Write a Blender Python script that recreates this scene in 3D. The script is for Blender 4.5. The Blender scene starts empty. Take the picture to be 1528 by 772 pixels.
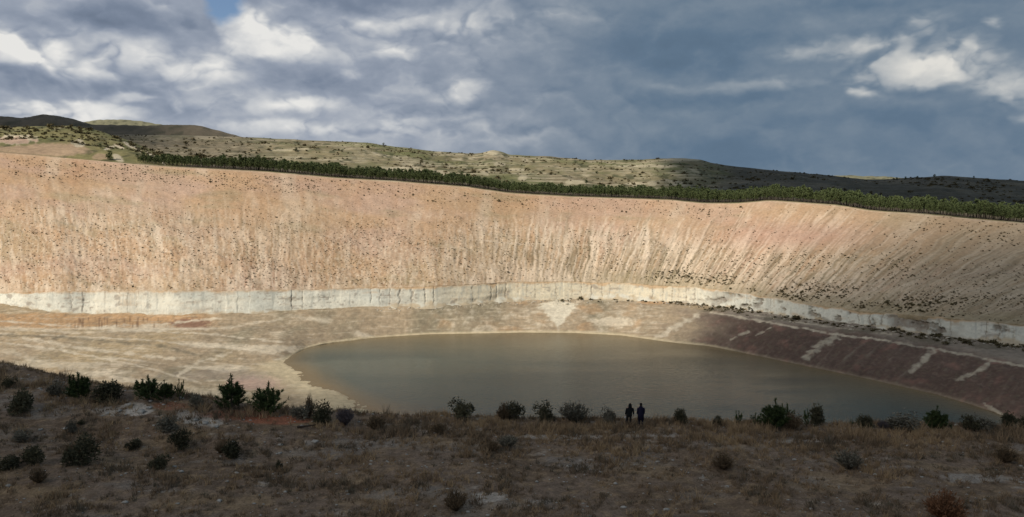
import bpy, math, random
import numpy as np
from mathutils import Vector, Matrix

random.seed(7)
RNG = np.random.default_rng(11)
R = math.radians
scene = bpy.context.scene
COL = scene.collection

# ------------------------------------------------------------------ camera
F_PX, CX, CY = 1091.0, 764.0, 386.0        # focal length and centre in photo pixels (1528 x 772)
PITCH = R(4.5)
CAM_Z = 17.6
cam_data = bpy.data.cameras.new("camera")
cam = bpy.data.objects.new("camera", cam_data)
COL.objects.link(cam)
cam.location = (0, 0, CAM_Z)
cam.rotation_euler = (R(90) - PITCH, 0, 0)
cam_data.sensor_width = 36.0
cam_data.lens = 36.0 * F_PX / 1528.0
cam_data.clip_start = 0.5
cam_data.clip_end = 60000
scene.camera = cam

# ------------------------------------------------------------------ sun and sky
TO_SUN = Vector((-0.56, -0.54, 0.63)).normalized()
sun_el = math.asin(TO_SUN.z)
sun_az = math.atan2(TO_SUN.x, TO_SUN.y)
sd = bpy.data.lights.new("sun", 'SUN')
sd.energy = 3.7
sd.angle = R(0.6)
sd.color = (1.0, 0.94, 0.85)
sun = bpy.data.objects.new("sun", sd)
COL.objects.link(sun)
sun.rotation_euler = TO_SUN.to_track_quat('Z', 'Y').to_euler()
sun.location = (0, 0, 300)

scene.view_settings.view_transform = 'Standard'
scene.view_settings.look = 'None'
scene.view_settings.exposure = 0.0
scene.view_settings.gamma = 1.0
scene.view_settings.use_curve_mapping = False
scene.cycles.max_bounces = 6
scene.cycles.diffuse_bounces = 2
scene.cycles.glossy_bounces = 3
scene.cycles.transparent_max_bounces = 16
scene.cycles.volume_bounces = 0
scene.cycles.use_denoising = True


def srgb(r, g, b):
    f = lambda c: ((c / 255.0 + 0.055) / 1.055) ** 2.4 if c > 10 else c / 255.0 / 12.92
    return (f(r), f(g), f(b))


def ray_angles(px, py):
    """azimuth (from +y, to the right) and elevation of a photo pixel"""
    u, v = (px - CX) / F_PX, -(py - CY) / F_PX
    y = math.cos(PITCH) + v * math.sin(PITCH)
    z = -math.sin(PITCH) + v * math.cos(PITCH)
    n = math.sqrt(u * u + y * y + z * z)
    return math.atan2(u, y), math.asin(z / n)


def build_world():
    w = bpy.data.worlds.new("World")
    scene.world = w
    w.use_nodes = True
    nt = w.node_tree
    nt.nodes.clear()
    N, L = nt.nodes.new, nt.links.new
    STR = 0.1

    def math_(op, a, b=None, c=None, clamp=False):
        n = N('ShaderNodeMath'); n.operation = op; n.use_clamp = clamp
        for i, v in enumerate((a, b, c)):
            if v is None: continue
            if isinstance(v, (int, float)): n.inputs[i].default_value = v
            else: L(v, n.inputs[i])
        return n.outputs[0]

    def vmath(op, a, b=None):
        n = N('ShaderNodeVectorMath'); n.operation = op
        for i, v in enumerate((a, b)):
            if v is None: continue
            if isinstance(v, (tuple, list)): n.inputs[i].default_value = v
            elif isinstance(v, (int, float)): n.inputs['Scale'].default_value = v
            else: L(v, n.inputs[i])
        return n.outputs['Value'] if op == 'LENGTH' else n.outputs['Vector']

    def noise(vec, scale, detail, rough, dist=0.0):
        n = N('ShaderNodeTexNoise'); n.inputs['Scale'].default_value = scale
        n.inputs['Detail'].default_value = detail; n.inputs['Roughness'].default_value = rough
        n.inputs['Distortion'].default_value = dist
        L(vec, n.inputs['Vector'])
        return n

    def combine(x, y, z=0.0):
        n = N('ShaderNodeCombineXYZ')
        for i, v in enumerate((x, y, z)):
            if isinstance(v, (int, float)): n.inputs[i].default_value = v
            else: L(v, n.inputs[i])
        return n.outputs[0]

    def mixc(fac, a, b):
        n = N('ShaderNodeMix'); n.data_type = 'RGBA'
        if isinstance(fac, (int, float)): n.inputs[0].default_value = fac
        else: L(fac, n.inputs[0])
        for i, v in ((6, a), (7, b)):
            if isinstance(v, tuple): n.inputs[i].default_value = (*v, 1)
            else: L(v, n.inputs[i])
        return n.outputs[2]

    sky = N('ShaderNodeTexSky'); sky.sky_type = 'NISHITA'; sky.sun_disc = False
    sky.sun_elevation = sun_el; sky.sun_rotation = sun_az
    sky.altitude = 1200; sky.air_density = 1.0; sky.dust_density = 1.0; sky.ozone_density = 1.5
    tc = N('ShaderNodeTexCoord')
    d = vmath('NORMALIZE', tc.outputs['Generated'])
    sep = N('ShaderNodeSeparateXYZ'); L(d, sep.inputs[0])
    az = math_('ARCTAN2', sep.outputs[0], sep.outputs[1])
    el = math_('ARCSINE', sep.outputs[2])
    # angular position in degrees; rows of cloud close up towards the horizon
    azd = math_('MULTIPLY', az, 57.2958)
    eld = math_('MULTIPLY', el, 57.2958)
    p = combine(azd, eld)
    # clouds of the deck: full 3D noise on the direction, flattened, so that the whole dome goes on alike
    flat = vmath('MULTIPLY', d, (1.0, 1.0, 1.7))
    wv = noise(flat, 7.0, 4.0, 0.55)
    flat_w = vmath('ADD', flat, vmath('MULTIPLY', vmath('SUBTRACT', wv.outputs['Color'], (0.5, 0.5, 0.5)), (0.16, 0.16, 0.16)))

    def billow(vec):
        """rounded puffs: 1 in the creases between them, 0 on their crowns"""
        n = noise(vec, 10.0, 3.0, 0.5)
        n.noise_type = 'RIDGED_MULTIFRACTAL'
        n.inputs['Lacunarity'].default_value = 2.1
        n.inputs['Offset'].default_value = 0.9; n.inputs['Gain'].default_value = 1.6
        n.normalize = True
        return n.outputs['Fac']
    puff = billow(flat_w)
    puff_rel = math_('SUBTRACT', billow(vmath('ADD', flat_w, (0.004, 0.0, 0.018))), puff)
    wn = noise(flat, 6.0, 4.0, 0.55)
    warp = vmath('MULTIPLY', vmath('SUBTRACT', wn.outputs['Color'], (0.5, 0.5, 0.5)), (4.0, 2.0, 0.0))
    wn2 = noise(flat, 24.0, 3.0, 0.6)
    warp2 = vmath('MULTIPLY', vmath('SUBTRACT', wn2.outputs['Color'], (0.5, 0.5, 0.5)), (1.5, 1.0, 0.0))
    pw = vmath('ADD', vmath('ADD', p, warp), warp2)

    def blob(px, py, rx, ry, amp, edge=0.35, vec=None):
        a, e = ray_angles(px, py)
        k = 57.2958
        v = vmath('MULTIPLY', vmath('SUBTRACT', vec or pw, (a * k, e * k, 0)),
                  (1.0 / (rx / F_PX * k), 1.0 / (ry / F_PX * k), 0.0))
        ln = math_('ADD', vmath('LENGTH', v), math_('MULTIPLY_ADD', puff, 0.5, -0.22))
        m = N('ShaderNodeMapRange'); m.interpolation_type = 'SMOOTHSTEP'
        L(ln, m.inputs[0])
        m.inputs[1].default_value = edge; m.inputs[2].default_value = 1.0 + (1 - edge) * 0.35
        m.inputs[3].default_value = amp; m.inputs[4].default_value = 0.0
        return m.outputs[0]

    blobs = [  # px, py, rx, ry, brightness, inner edge (0 soft, 1 hard)
        # the left, broken part: flat slate bases
        (175, 27, 175, 24, -0.25, .5), (70, 120, 170, 22, -0.17, .3), (520, 4, 210, 26, -0.24, .4), (480, 120, 150, 26, -0.13, .3),
        (250, 130, 90, 11, -0.08, .3), (290, 168, 130, 15, -0.10, .3), (640, 105, 130, 20, -0.05, .2), (560, 150, 110, 16, -0.05, .2),
        # and sunlit puffs
        (40, 6, 80, 14, 0.15, .2), (300, 30, 26, 26, 0.10, .3), (360, 50, 32, 32, 0.33, .55), (385, 40, 14, 18, 0.16, .5), (432, 62, 52, 20, 0.24, .4),
        (395, 66, 40, 16, 0.12, .3), (10, 66, 34, 24, 0.27, .4), (72, 88, 30, 28, 0.25, .4), (115, 92, 50, 22, 0.13, .3), (165, 80, 44, 18, 0.12, .3),
        (205, 70, 46, 20, 0.18, .3), (150, 110, 34, 10, 0.10, .3), (325, 92, 28, 20, 0.17, .3), (262, 108, 56, 22, 0.15, .3), (330, 116, 60, 18, 0.12, .3),
        (100, 164, 84, 14, 0.34, .45), (20, 158, 40, 10, 0.14, .3), (192, 144, 24, 8, 0.20, .4), (262, 160, 10, 10, 0.18, .3), (470, 152, 52, 12, 0.20, .4), (405, 160, 30, 10, 0.1, .3),
        (430, 188, 90, 10, 0.18, .3), (310, 148, 60, 14, 0.12, .3), (590, 78, 36, 11, 0.18, .3), (520, 108, 30, 10, 0.12, .3), (640, 34, 110, 22, 0.15, .2),
        (725, 22, 60, 30, 0.13, .2), (560, 46, 60, 12, 0.10, .2), (690, 132, 30, 22, 0.20, .45), (675, 150, 44, 12, 0.08, .3), (604, 186, 50, 18, 0.15, .45), (735, 200, 90, 26, 0.04, .2),
        # the right, closed part
        (860, 34, 90, 24, 0.06, .1), (960, 70, 190, 34, -0.10, .1), (1080, 100, 120, 20, -0.07, .1), (1050, 150, 240, 14, -0.04, .1), (1100, 236, 460, 46, -0.05, .1),
        (1130, 128, 140, 8, 0.09, .1), (1330, 112, 60, 24, 0.36, .45), (1415, 96, 50, 34, 0.25, .3), (1440, 66, 30, 24, 0.16, .3), (1375, 38, 46, 18, 0.13, .3), (1484, 33, 12, 8, 0.25, .2),
        (1512, 138, 40, 32, 0.32, .4), (1240, 76, 96, 14, 0.17, .3), (1310, 66, 36, 12, 0.12, .3), (1290, 8, 180, 14, -0.05, .1), (1330, 172, 220, 16, -0.05, .1), (1180, 40, 140, 16, 0.03, .1),
    ]
    acc = None
    for b in blobs:
        o = blob(b[0], b[1], b[2] * 1.18, b[3] * 1.18, b[4] * (1.28 if b[4] > 0 else 1.0), b[5] * .7)
        acc = o if acc is None else math_('ADD', acc, o)
    acc = math_('SMOOTH_MIN', acc, 0.36, 0.18)
    # puff relief: brightness where the deck is thicker just below than just above
    f1 = noise(flat, 8.5, 5.0, 0.58).outputs['Fac']
    flat_up = vmath('ADD', flat, (0.0, 0.0, 0.035))
    f2 = noise(flat_up, 8.5, 5.0, 0.58).outputs['Fac']
    relief = math_('SUBTRACT', f1, f2)
    f3 = noise(flat, 2.6, 5.0, 0.55).outputs['Fac']
    big = math_('SUBTRACT', f3, 0.5)
    # the deck is broken and pale over the left (-az) half of the view, closed and slate blue on the right
    side = N('ShaderNodeMapRange'); side.interpolation_type = 'SMOOTHSTEP'
    L(azd, side.inputs[0]); side.inputs[1].default_value = -14; side.inputs[2].default_value = 14
    side.inputs[3].default_value = 0.0; side.inputs[4].default_value = 1.0
    side_o = side.outputs[0]
    base = math_('MULTIPLY_ADD', side_o, -0.20, 0.545)
    acc_p = math_('MAXIMUM', acc, 0.0)
    relk = math_('ADD', math_('MULTIPLY_ADD', side_o, -0.18, 0.34), math_('MULTIPLY', acc_p, 1.3))
    pufk = math_('ADD', math_('MULTIPLY_ADD', side_o, -0.12, 0.17), math_('MULTIPLY', acc_p, 0.9))
    B = math_('ADD', base, acc)
    B = math_('ADD', B, math_('MULTIPLY', relief, relk))
    B = math_('ADD', B, math_('MULTIPLY', puff_rel, pufk))
    B = math_('ADD', B, math_('MULTIPLY', big, math_('MULTIPLY_ADD', side_o, -0.08, 0.16)))
    fine = noise(flat, 26.0, 4.0, 0.62).outputs['Fac']
    B = math_('ADD', B, math_('MULTIPLY', math_('SUBTRACT', fine, 0.5), math_('MULTIPLY_ADD', side_o, -0.08, 0.17)))

    def ramp(fac, stops):
        n = N('ShaderNodeValToRGB')
        el_ = n.color_ramp.elements
        while len(el_) < len(stops): el_.new(0.5)
        for e_, (pos, c) in zip(el_, stops):
            e_.position = pos; e_.color = (*srgb(*c), 1)
        L(fac, n.inputs[0])
        return n.outputs[0]
    violet = ramp(B, [(0.10, (100, 113, 132)), (0.33, (122, 134, 153)), (0.50, (150, 159, 174)),
                      (0.70, (188, 192, 198)), (1.0, (230, 229, 226))])
    slate = ramp(B, [(0.10, (78, 98, 118)), (0.28, (96, 117, 138)), (0.42, (126, 140, 154)),
                     (0.60, (168, 174, 179)), (0.95, (222, 220, 214))])
    deck = mixc(side_o, violet, slate)
    # the gap of blue near the top
    h = math_('ADD', blob(333, 8, 30, 24, 1.0, .5), 0.0, clamp=True)
    deck10 = vmath('MULTIPLY', deck, (1 / STR, 1 / STR, 1 / STR))
    out = mixc(h, deck10, sky.outputs[0])
    # a thin veil of the clear sky's own light through the deck
    bg = N('ShaderNodeBackground'); bg.inputs['Strength'].default_value = STR
    L(out, bg.inputs[0])
    wo = N('ShaderNodeOutputWorld'); L(bg.outputs[0], wo.inputs[0])
    w.cycles.sampling_method = 'MANUAL'
    w.cycles.sample_map_resolution = 512


build_world()

# ------------------------------------------------------------------ numeric helpers
_PERM = np.random.default_rng(3).permutation(4096)
_G = np.random.default_rng(4).uniform(0, 2 * np.pi, 4096)
_GX, _GY = np.cos(_G), np.sin(_G)


def perlin(x, y, seed=0):
    x = np.asarray(x, float); y = np.asarray(y, float)
    xi = np.floor(x).astype(np.int64); yi = np.floor(y).astype(np.int64)
    xf, yf = x - xi, y - yi
    def g(ix, iy, dx, dy):
        h = _PERM[(_PERM[(ix + seed * 131) & 4095] + iy) & 4095]
        return _GX[h] * dx + _GY[h] * dy
    u = xf * xf * xf * (xf * (xf * 6 - 15) + 10)
    v = yf * yf * yf * (yf * (yf * 6 - 15) + 10)
    a = g(xi, yi, xf, yf); b = g(xi + 1, yi, xf - 1, yf)
    c = g(xi, yi + 1, xf, yf - 1); d = g(xi + 1, yi + 1, xf - 1, yf - 1)
    return ((a + u * (b - a)) + v * ((c + u * (d - c)) - (a + u * (b - a)))) * 1.5


def fbm(x, y, octv=4, seed=0, gain=0.5, lac=2.03):
    s = 0.0; a = 1.0; t = 0.0
    for i in range(octv):
        s = s + a * perlin(x, y, seed + i * 7); t += a
        a *= gain; x = np.asarray(x) * lac + 13.7; y = np.asarray(y) * lac + 5.3
    return s / t


def sstep(a, b, x):
    t = np.clip((np.asarray(x, float) - a) / (b - a), 0, 1)
    return t * t * (3 - 2 * t)


def curve(knots, x, smooth=0.0):
    """piecewise linear through (x, y) knots, rounded by averaging"""
    k = np.array(knots, float)
    if smooth <= 0: return np.interp(x, k[:, 0], k[:, 1])
    acc = 0
    for o in np.linspace(-1, 1, 9):
        acc = acc + np.interp(np.asarray(x) + o * smooth, k[:, 0], k[:, 1])
    return acc / 9


CP, SP = math.cos(PITCH), math.sin(PITCH)


def ray(px, py):
    """direction of photo pixel with y component 1: (x/y, z/y)"""
    u = (np.asarray(px, float) - CX) / F_PX
    v = -(np.asarray(py, float) - CY) / F_PX
    y = CP + v * SP; z = -SP + v * CP
    return u / y, z / y


def at_depth(px, py, D):
    rx, rz = ray(px, py)
    return rx * D, D + 0 * rx, CAM_Z + rz * D


def at_height(px, py, z):
    rx, rz = ray(px, py)
    D = (z - CAM_Z) / rz
    return rx * D, D, z + 0 * D


def to_px(x, y, z):
    zz = np.asarray(z) - CAM_Z
    f = np.asarray(y) * CP - zz * SP
    up = np.asarray(y) * SP + zz * CP
    return CX + F_PX * np.asarray(x) / f, CY - F_PX * up / f


def mix3(a, b, f):
    f = np.clip(f, 0, 1)[..., None]
    return a * (1 - f) + b * f


def col(*c):
    return np.array(c, float)


# ------------------------------------------------------------------ mesh and material helpers
def link(o, parent=None):
    COL.objects.link(o)
    if parent: o.parent = parent
    return o


def mesh_obj(name, verts, faces, mat, parent=None, attrs=None, smooth=False):
    """faces: (n,3) or (n,4) int array"""
    me = bpy.data.meshes.new(name)
    fill_mesh(me, verts, faces, attrs, smooth)
    me.materials.append(mat)
    return link(bpy.data.objects.new(name, me), parent)


def fill_mesh(me, verts, faces, attrs=None, smooth=False):
    verts = np.ascontiguousarray(verts, dtype=np.float32)
    faces = np.ascontiguousarray(faces, dtype=np.int32)
    n, k = faces.shape
    me.vertices.add(len(verts)); me.vertices.foreach_set('co', verts.ravel())
    me.loops.add(n * k); me.loops.foreach_set('vertex_index', faces.ravel())
    me.polygons.add(n)
    me.polygons.foreach_set('loop_start', np.arange(0, n * k, k, dtype=np.int32))
    try: me.polygons.foreach_set('loop_total', np.full(n, k, dtype=np.int32))
    except Exception: pass
    if smooth: me.polygons.foreach_set('use_smooth', np.ones(n, dtype=bool))
    for an, arr in (attrs or {}).items():
        arr = np.ascontiguousarray(arr, dtype=np.float32)
        if arr.ndim == 1:
            a = me.attributes.new(an, 'FLOAT', 'POINT'); a.data.foreach_set('value', arr)
        else:
            a = me.attributes.new(an, 'FLOAT_COLOR', 'POINT')
            c4 = np.ones((len(arr), 4), np.float32); c4[:, :3] = arr
            a.data.foreach_set('color', c4.ravel())
    me.update(calc_edges=True)


def grid_faces(r, c):
    i = np.arange(r - 1)[:, None] * c + np.arange(c - 1)[None, :]
    return np.stack([i, i + 1, i + c + 1, i + c], -1).reshape(-1, 4)


def grid_obj(name, X, Y, Z, mat, attrs=None, flip=False, smooth=True):
    r, c = X.shape
    f = grid_faces(r, c)
    if flip: f = f[:, ::-1]
    at = {k: (v.reshape(-1, v.shape[-1]) if v.ndim == 3 else v.reshape(-1)) for k, v in (attrs or {}).items()}
    return mesh_obj(name, np.stack([X, Y, Z], -1).reshape(-1, 3), f, mat, None, at, smooth)


def tag(o, label, cat=None, group=None, kind=None):
    if label: o['label'] = label
    if cat: o['category'] = cat
    if group: o['group'] = group
    if kind: o['kind'] = kind
    return o


def structure(o, label=None):
    o['kind'] = 'structure'
    if label: o['label'] = label
    return o


def new_mat(name):
    m = bpy.data.materials.new(name); m.use_nodes = True
    nt = m.node_tree
    b = nt.nodes['Principled BSDF']
    b.inputs['Roughness'].default_value = 0.95
    b.inputs['Specular IOR Level'].default_value = 0.15
    return m, nt, b


def earth_mat(name, scale1=0.25, amp1=0.35, scale2=1.2, amp2=0.25, bump=0.3, bdist=0.5, bscale=0.8, rough=0.95):
    """vertex colour (soil and rock colours) broken up by two sizes of noise, with fine relief"""
    m, nt, b = new_mat(name)
    N, L = nt.nodes.new, nt.links.new
    at = N('ShaderNodeAttribute'); at.attribute_name = 'tint'
    tc = N('ShaderNodeTexCoord')
    def nz(s, det):
        n = N('ShaderNodeTexNoise'); n.inputs['Scale'].default_value = s
        n.inputs['Detail'].default_value = det; n.inputs['Roughness'].default_value = 0.65
        L(tc.outputs['Object'], n.inputs['Vector']); return n.outputs['Fac']
    def rng(f, amp):
        r = N('ShaderNodeMapRange'); L(f, r.inputs[0]); r.inputs[1].default_value = 0.25; r.inputs[2].default_value = 0.75
        r.inputs[3].default_value = 1 - amp; r.inputs[4].default_value = 1 + amp; return r.outputs[0]
    v = N('ShaderNodeMath'); v.operation = 'MULTIPLY'
    L(rng(nz(scale1, 4), amp1), v.inputs[0]); L(rng(nz(scale2, 5), amp2), v.inputs[1])
    mx = N('ShaderNodeVectorMath'); mx.operation = 'SCALE'
    L(at.outputs['Color'], mx.inputs[0]); L(v.outputs[0], mx.inputs['Scale'])
    L(mx.outputs[0], b.inputs['Base Color'])
    b.inputs['Roughness'].default_value = rough
    bp = N('ShaderNodeBump'); bp.inputs['Strength'].default_value = bump; bp.inputs['Distance'].default_value = bdist
    L(nz(bscale, 8), bp.inputs['Height']); L(bp.outputs[0], b.inputs['Normal'])
    return m


def leaf_mat(name, c_dark, c_light, var=0.25, trans=0.15):
    """leaf colour by a per-clump value, plus a small shift for each object"""
    m, nt, b = new_mat(name)
    N, L = nt.nodes.new, nt.links.new
    at = N('ShaderNodeAttribute'); at.attribute_name = 'clump'
    mx = N('ShaderNodeMix'); mx.data_type = 'RGBA'
    mx.inputs[6].default_value = (*c_dark, 1); mx.inputs[7].default_value = (*c_light, 1)
    L(at.outputs['Fac'], mx.inputs[0])
    oi = N('ShaderNodeObjectInfo')
    r = N('ShaderNodeMapRange'); L(oi.outputs['Random'], r.inputs[0])
    r.inputs[3].default_value = 1 - var; r.inputs[4].default_value = 1 + var
    sc = N('ShaderNodeVectorMath'); sc.operation = 'SCALE'
    L(mx.outputs[2], sc.inputs[0]); L(r.outputs[0], sc.inputs['Scale'])
    L(sc.outputs[0], b.inputs['Base Color'])
    b.inputs['Roughness'].default_value = 0.8
    return m


def plain_mat(name, c, rough=0.9, nscale=6.0, amp=0.25):
    m, nt, b = new_mat(name)
    N, L = nt.nodes.new, nt.links.new
    tc = N('ShaderNodeTexCoord')
    n = N('ShaderNodeTexNoise'); n.inputs['Scale'].default_value = nscale; n.inputs['Detail'].default_value = 4
    L(tc.outputs['Object'], n.inputs['Vector'])
    r = N('ShaderNodeMapRange'); L(n.outputs['Fac'], r.inputs[0])
    r.inputs[1].default_value = .25; r.inputs[2].default_value = .75
    r.inputs[3].default_value = 1 - amp; r.inputs[4].default_value = 1 + amp
    sc = N('ShaderNodeVectorMath'); sc.operation = 'SCALE'; sc.inputs[0].default_value = c
    L(r.outputs[0], sc.inputs['Scale']); L(sc.outputs[0], b.inputs['Base Color'])
    b.inputs['Roughness'].default_value = rough
    return m


# ------------------------------------------------------------------ photo curves (pixel knots)
LAKE_Z = CAM_Z - 80.0
CLIFF_TOP = [(-700, 445), (0, 437), (100, 435), (250, 434), (380, 434), (500, 431), (640, 428), (700, 425), (760, 421),
             (860, 420), (960, 424), (1050, 430), (1100, 436), (1150, 444.5), (1200, 453), (1250, 460), (1300, 466),
             (1400, 474), (1528, 485), (1700, 500), (2200, 535)]
CLIFF_BASE = [(-700, 448), (-100, 446), (0, 453), (47, 460), (90, 467), (200, 468), (260, 469.5), (380, 466), (540, 458.5),
              (650, 457), (760, 449), (860, 446), (905, 447), (1000, 450), (1071, 457), (1140, 466), (1200, 475),
              (1277, 485), (1355, 495), (1450, 507), (1528, 516), (1700, 534), (2200, 580)]
CLIFF_BASE_Z = [(-700, -60), (0, -61), (100, -66), (900, -66), (1150, -64.5), (2200, -64)]
RIM = [(-1000, 190), (-60, 222), (0, 226), (60, 231), (130, 237), (250, 248), (400, 256), (500, 265), (600, 271), (700, 279),
       (760, 288), (850, 293), (1000, 298), (1050, 303), (1100, 303), (1150, 299), (1250, 306), (1300, 314),
       (1400, 321), (1528, 333), (1700, 345), (2000, 360), (2600, 385)]
RIM_D = [(-1000, 500), (-60, 600), (370, 590), (764, 600), (930, 590), (1130, 540), (1270, 490), (1420, 445), (1680, 400),
         (1900, 370), (2600, 310)]
TOE_PX = [-560, 0, 380, 700, 850, 950, 1050, 1150, 1250, 1400, 1528, 1700, 2000]
RIM_PX = [-680, -20, 375, 705, 870, 1000, 1130, 1270, 1420, 1680, 1900, 2150, 2550]

# ------------------------------------------------------------------ ground sheet to the horizon
ground_mat = plain_mat('plain_soil', (0.17, 0.14, 0.09), nscale=0.01)
a = np.linspace(0, 2 * np.pi, 97)[:-1]
gv = [(0, 0, 0)] + [(r_ * math.cos(t), r_ * math.sin(t), 0) for r_ in (2000, 30000) for t in a]
me = bpy.data.meshes.new('ground')
me.from_pydata(gv, [], [(0, 1 + i, 1 + (i + 1) % 96) for i in range(96)] +
               [(1 + i, 97 + i, 97 + (i + 1) % 96, 1 + (i + 1) % 96) for i in range(96)])
me.materials.append(ground_mat)
g = link(bpy.data.objects.new('ground', me)); g.location.z = CAM_Z - 112
structure(g, 'wide plain under the quarry and hills')

# ------------------------------------------------------------------ pit floor with the lake basin
FAR_SHORE = [(-700, 500), (300, 540), (416, 541), (436, 530), (458, 519), (490, 513), (560, 504), (640, 499), (700, 498), (780, 496.5),
             (860, 497), (930, 501), (1000, 511), (1060, 517), (1100, 525), (1200, 546), (1300, 567), (1400, 590), (1460, 608),
             (1500, 622), (1560, 645), (1700, 690), (2200, 800)]
NEAR_SHORE = [(-700, 560), (300, 560), (416, 543), (441, 550), (474, 570), (512, 590), (548, 606), (600, 628), (700, 665),
              (850, 700), (1000, 720), (1300, 720), (1450, 700), (1560, 680), (1700, 700), (2200, 810)]
BANK_TOP = [(-700, 470), (0, 472), (250, 480), (400, 486), (520, 484), (650, 472), (760, 462), (900, 458), (980, 462), (1040, 468), (1100, 474),
            (1170, 482), (1250, 492), (1330, 501), (1400, 513), (1480, 529), (1528, 540), (1700, 575), (2200, 660)]
BANK_TOP_Z = [(-700, -64), (0, -66), (300, -69.5), (400, -71.2), (520, -73.2), (560, -73.9), (600, -72.3), (650, -70.6), (760, -70.1), (900, -69.2), (1000, -68), (1100, -66.8), (1200, -66.5), (2200, -66)]


def floor_height(px, py):
    """height (relative to the camera) of the pit floor under photo pixel px, py"""
    kb = curve(CLIFF_BASE, px, 12) + 0.0
    kt = np.maximum(curve(BANK_TOP, px, 25), kb + 3)
    kf = np.maximum(curve(FAR_SHORE, px, 10), kt + 6)
    kn = np.maximum(curve(NEAR_SHORE, px, 10), kf + 1.5)
    zb = curve(CLIFF_BASE_Z, px, 40); zt = curve(BANK_TOP_Z, px, 60)
    lake = sstep(412, 456, px); dip = sstep(130, 456, px)
    zf = -73.5 - 6.4 * dip - .1 * lake
    zm_depth = np.clip((kn - kf) / 60, 0, 1) * 6
    zm = zf - zm_depth * lake
    zn = zf + (1 - dip) * -1.0
    kmid = (kf + kn) / 2
    out = np.full(np.broadcast(px, py).shape, -84.0)
    def seg(k0, k1, z0, z1, shape=1.0):
        t = (py - k0) / (k1 - k0)
        m = (t >= 0) & (t <= 1)
        tt = np.clip(t, 0, 1)
        return m, z0 + (z1 - z0) * tt ** shape
    kend = np.full_like(kf, 930.0)
    for k0, k1, z0, z1, s in ((kb, kt, zb, zt, 1), (kt, kf, zt, zf, 1.0), (kf, kmid, zf, zm, .7),
                              (kmid, kn, zm, zn, 1.4), (kn, kend, zn, zn - 4 + dip * 12, 1)):
        m, v = seg(k0, k1, z0, z1, s)
        out = np.where(m, v, out)
    return np.where(py < kb, zb, out)


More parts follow.
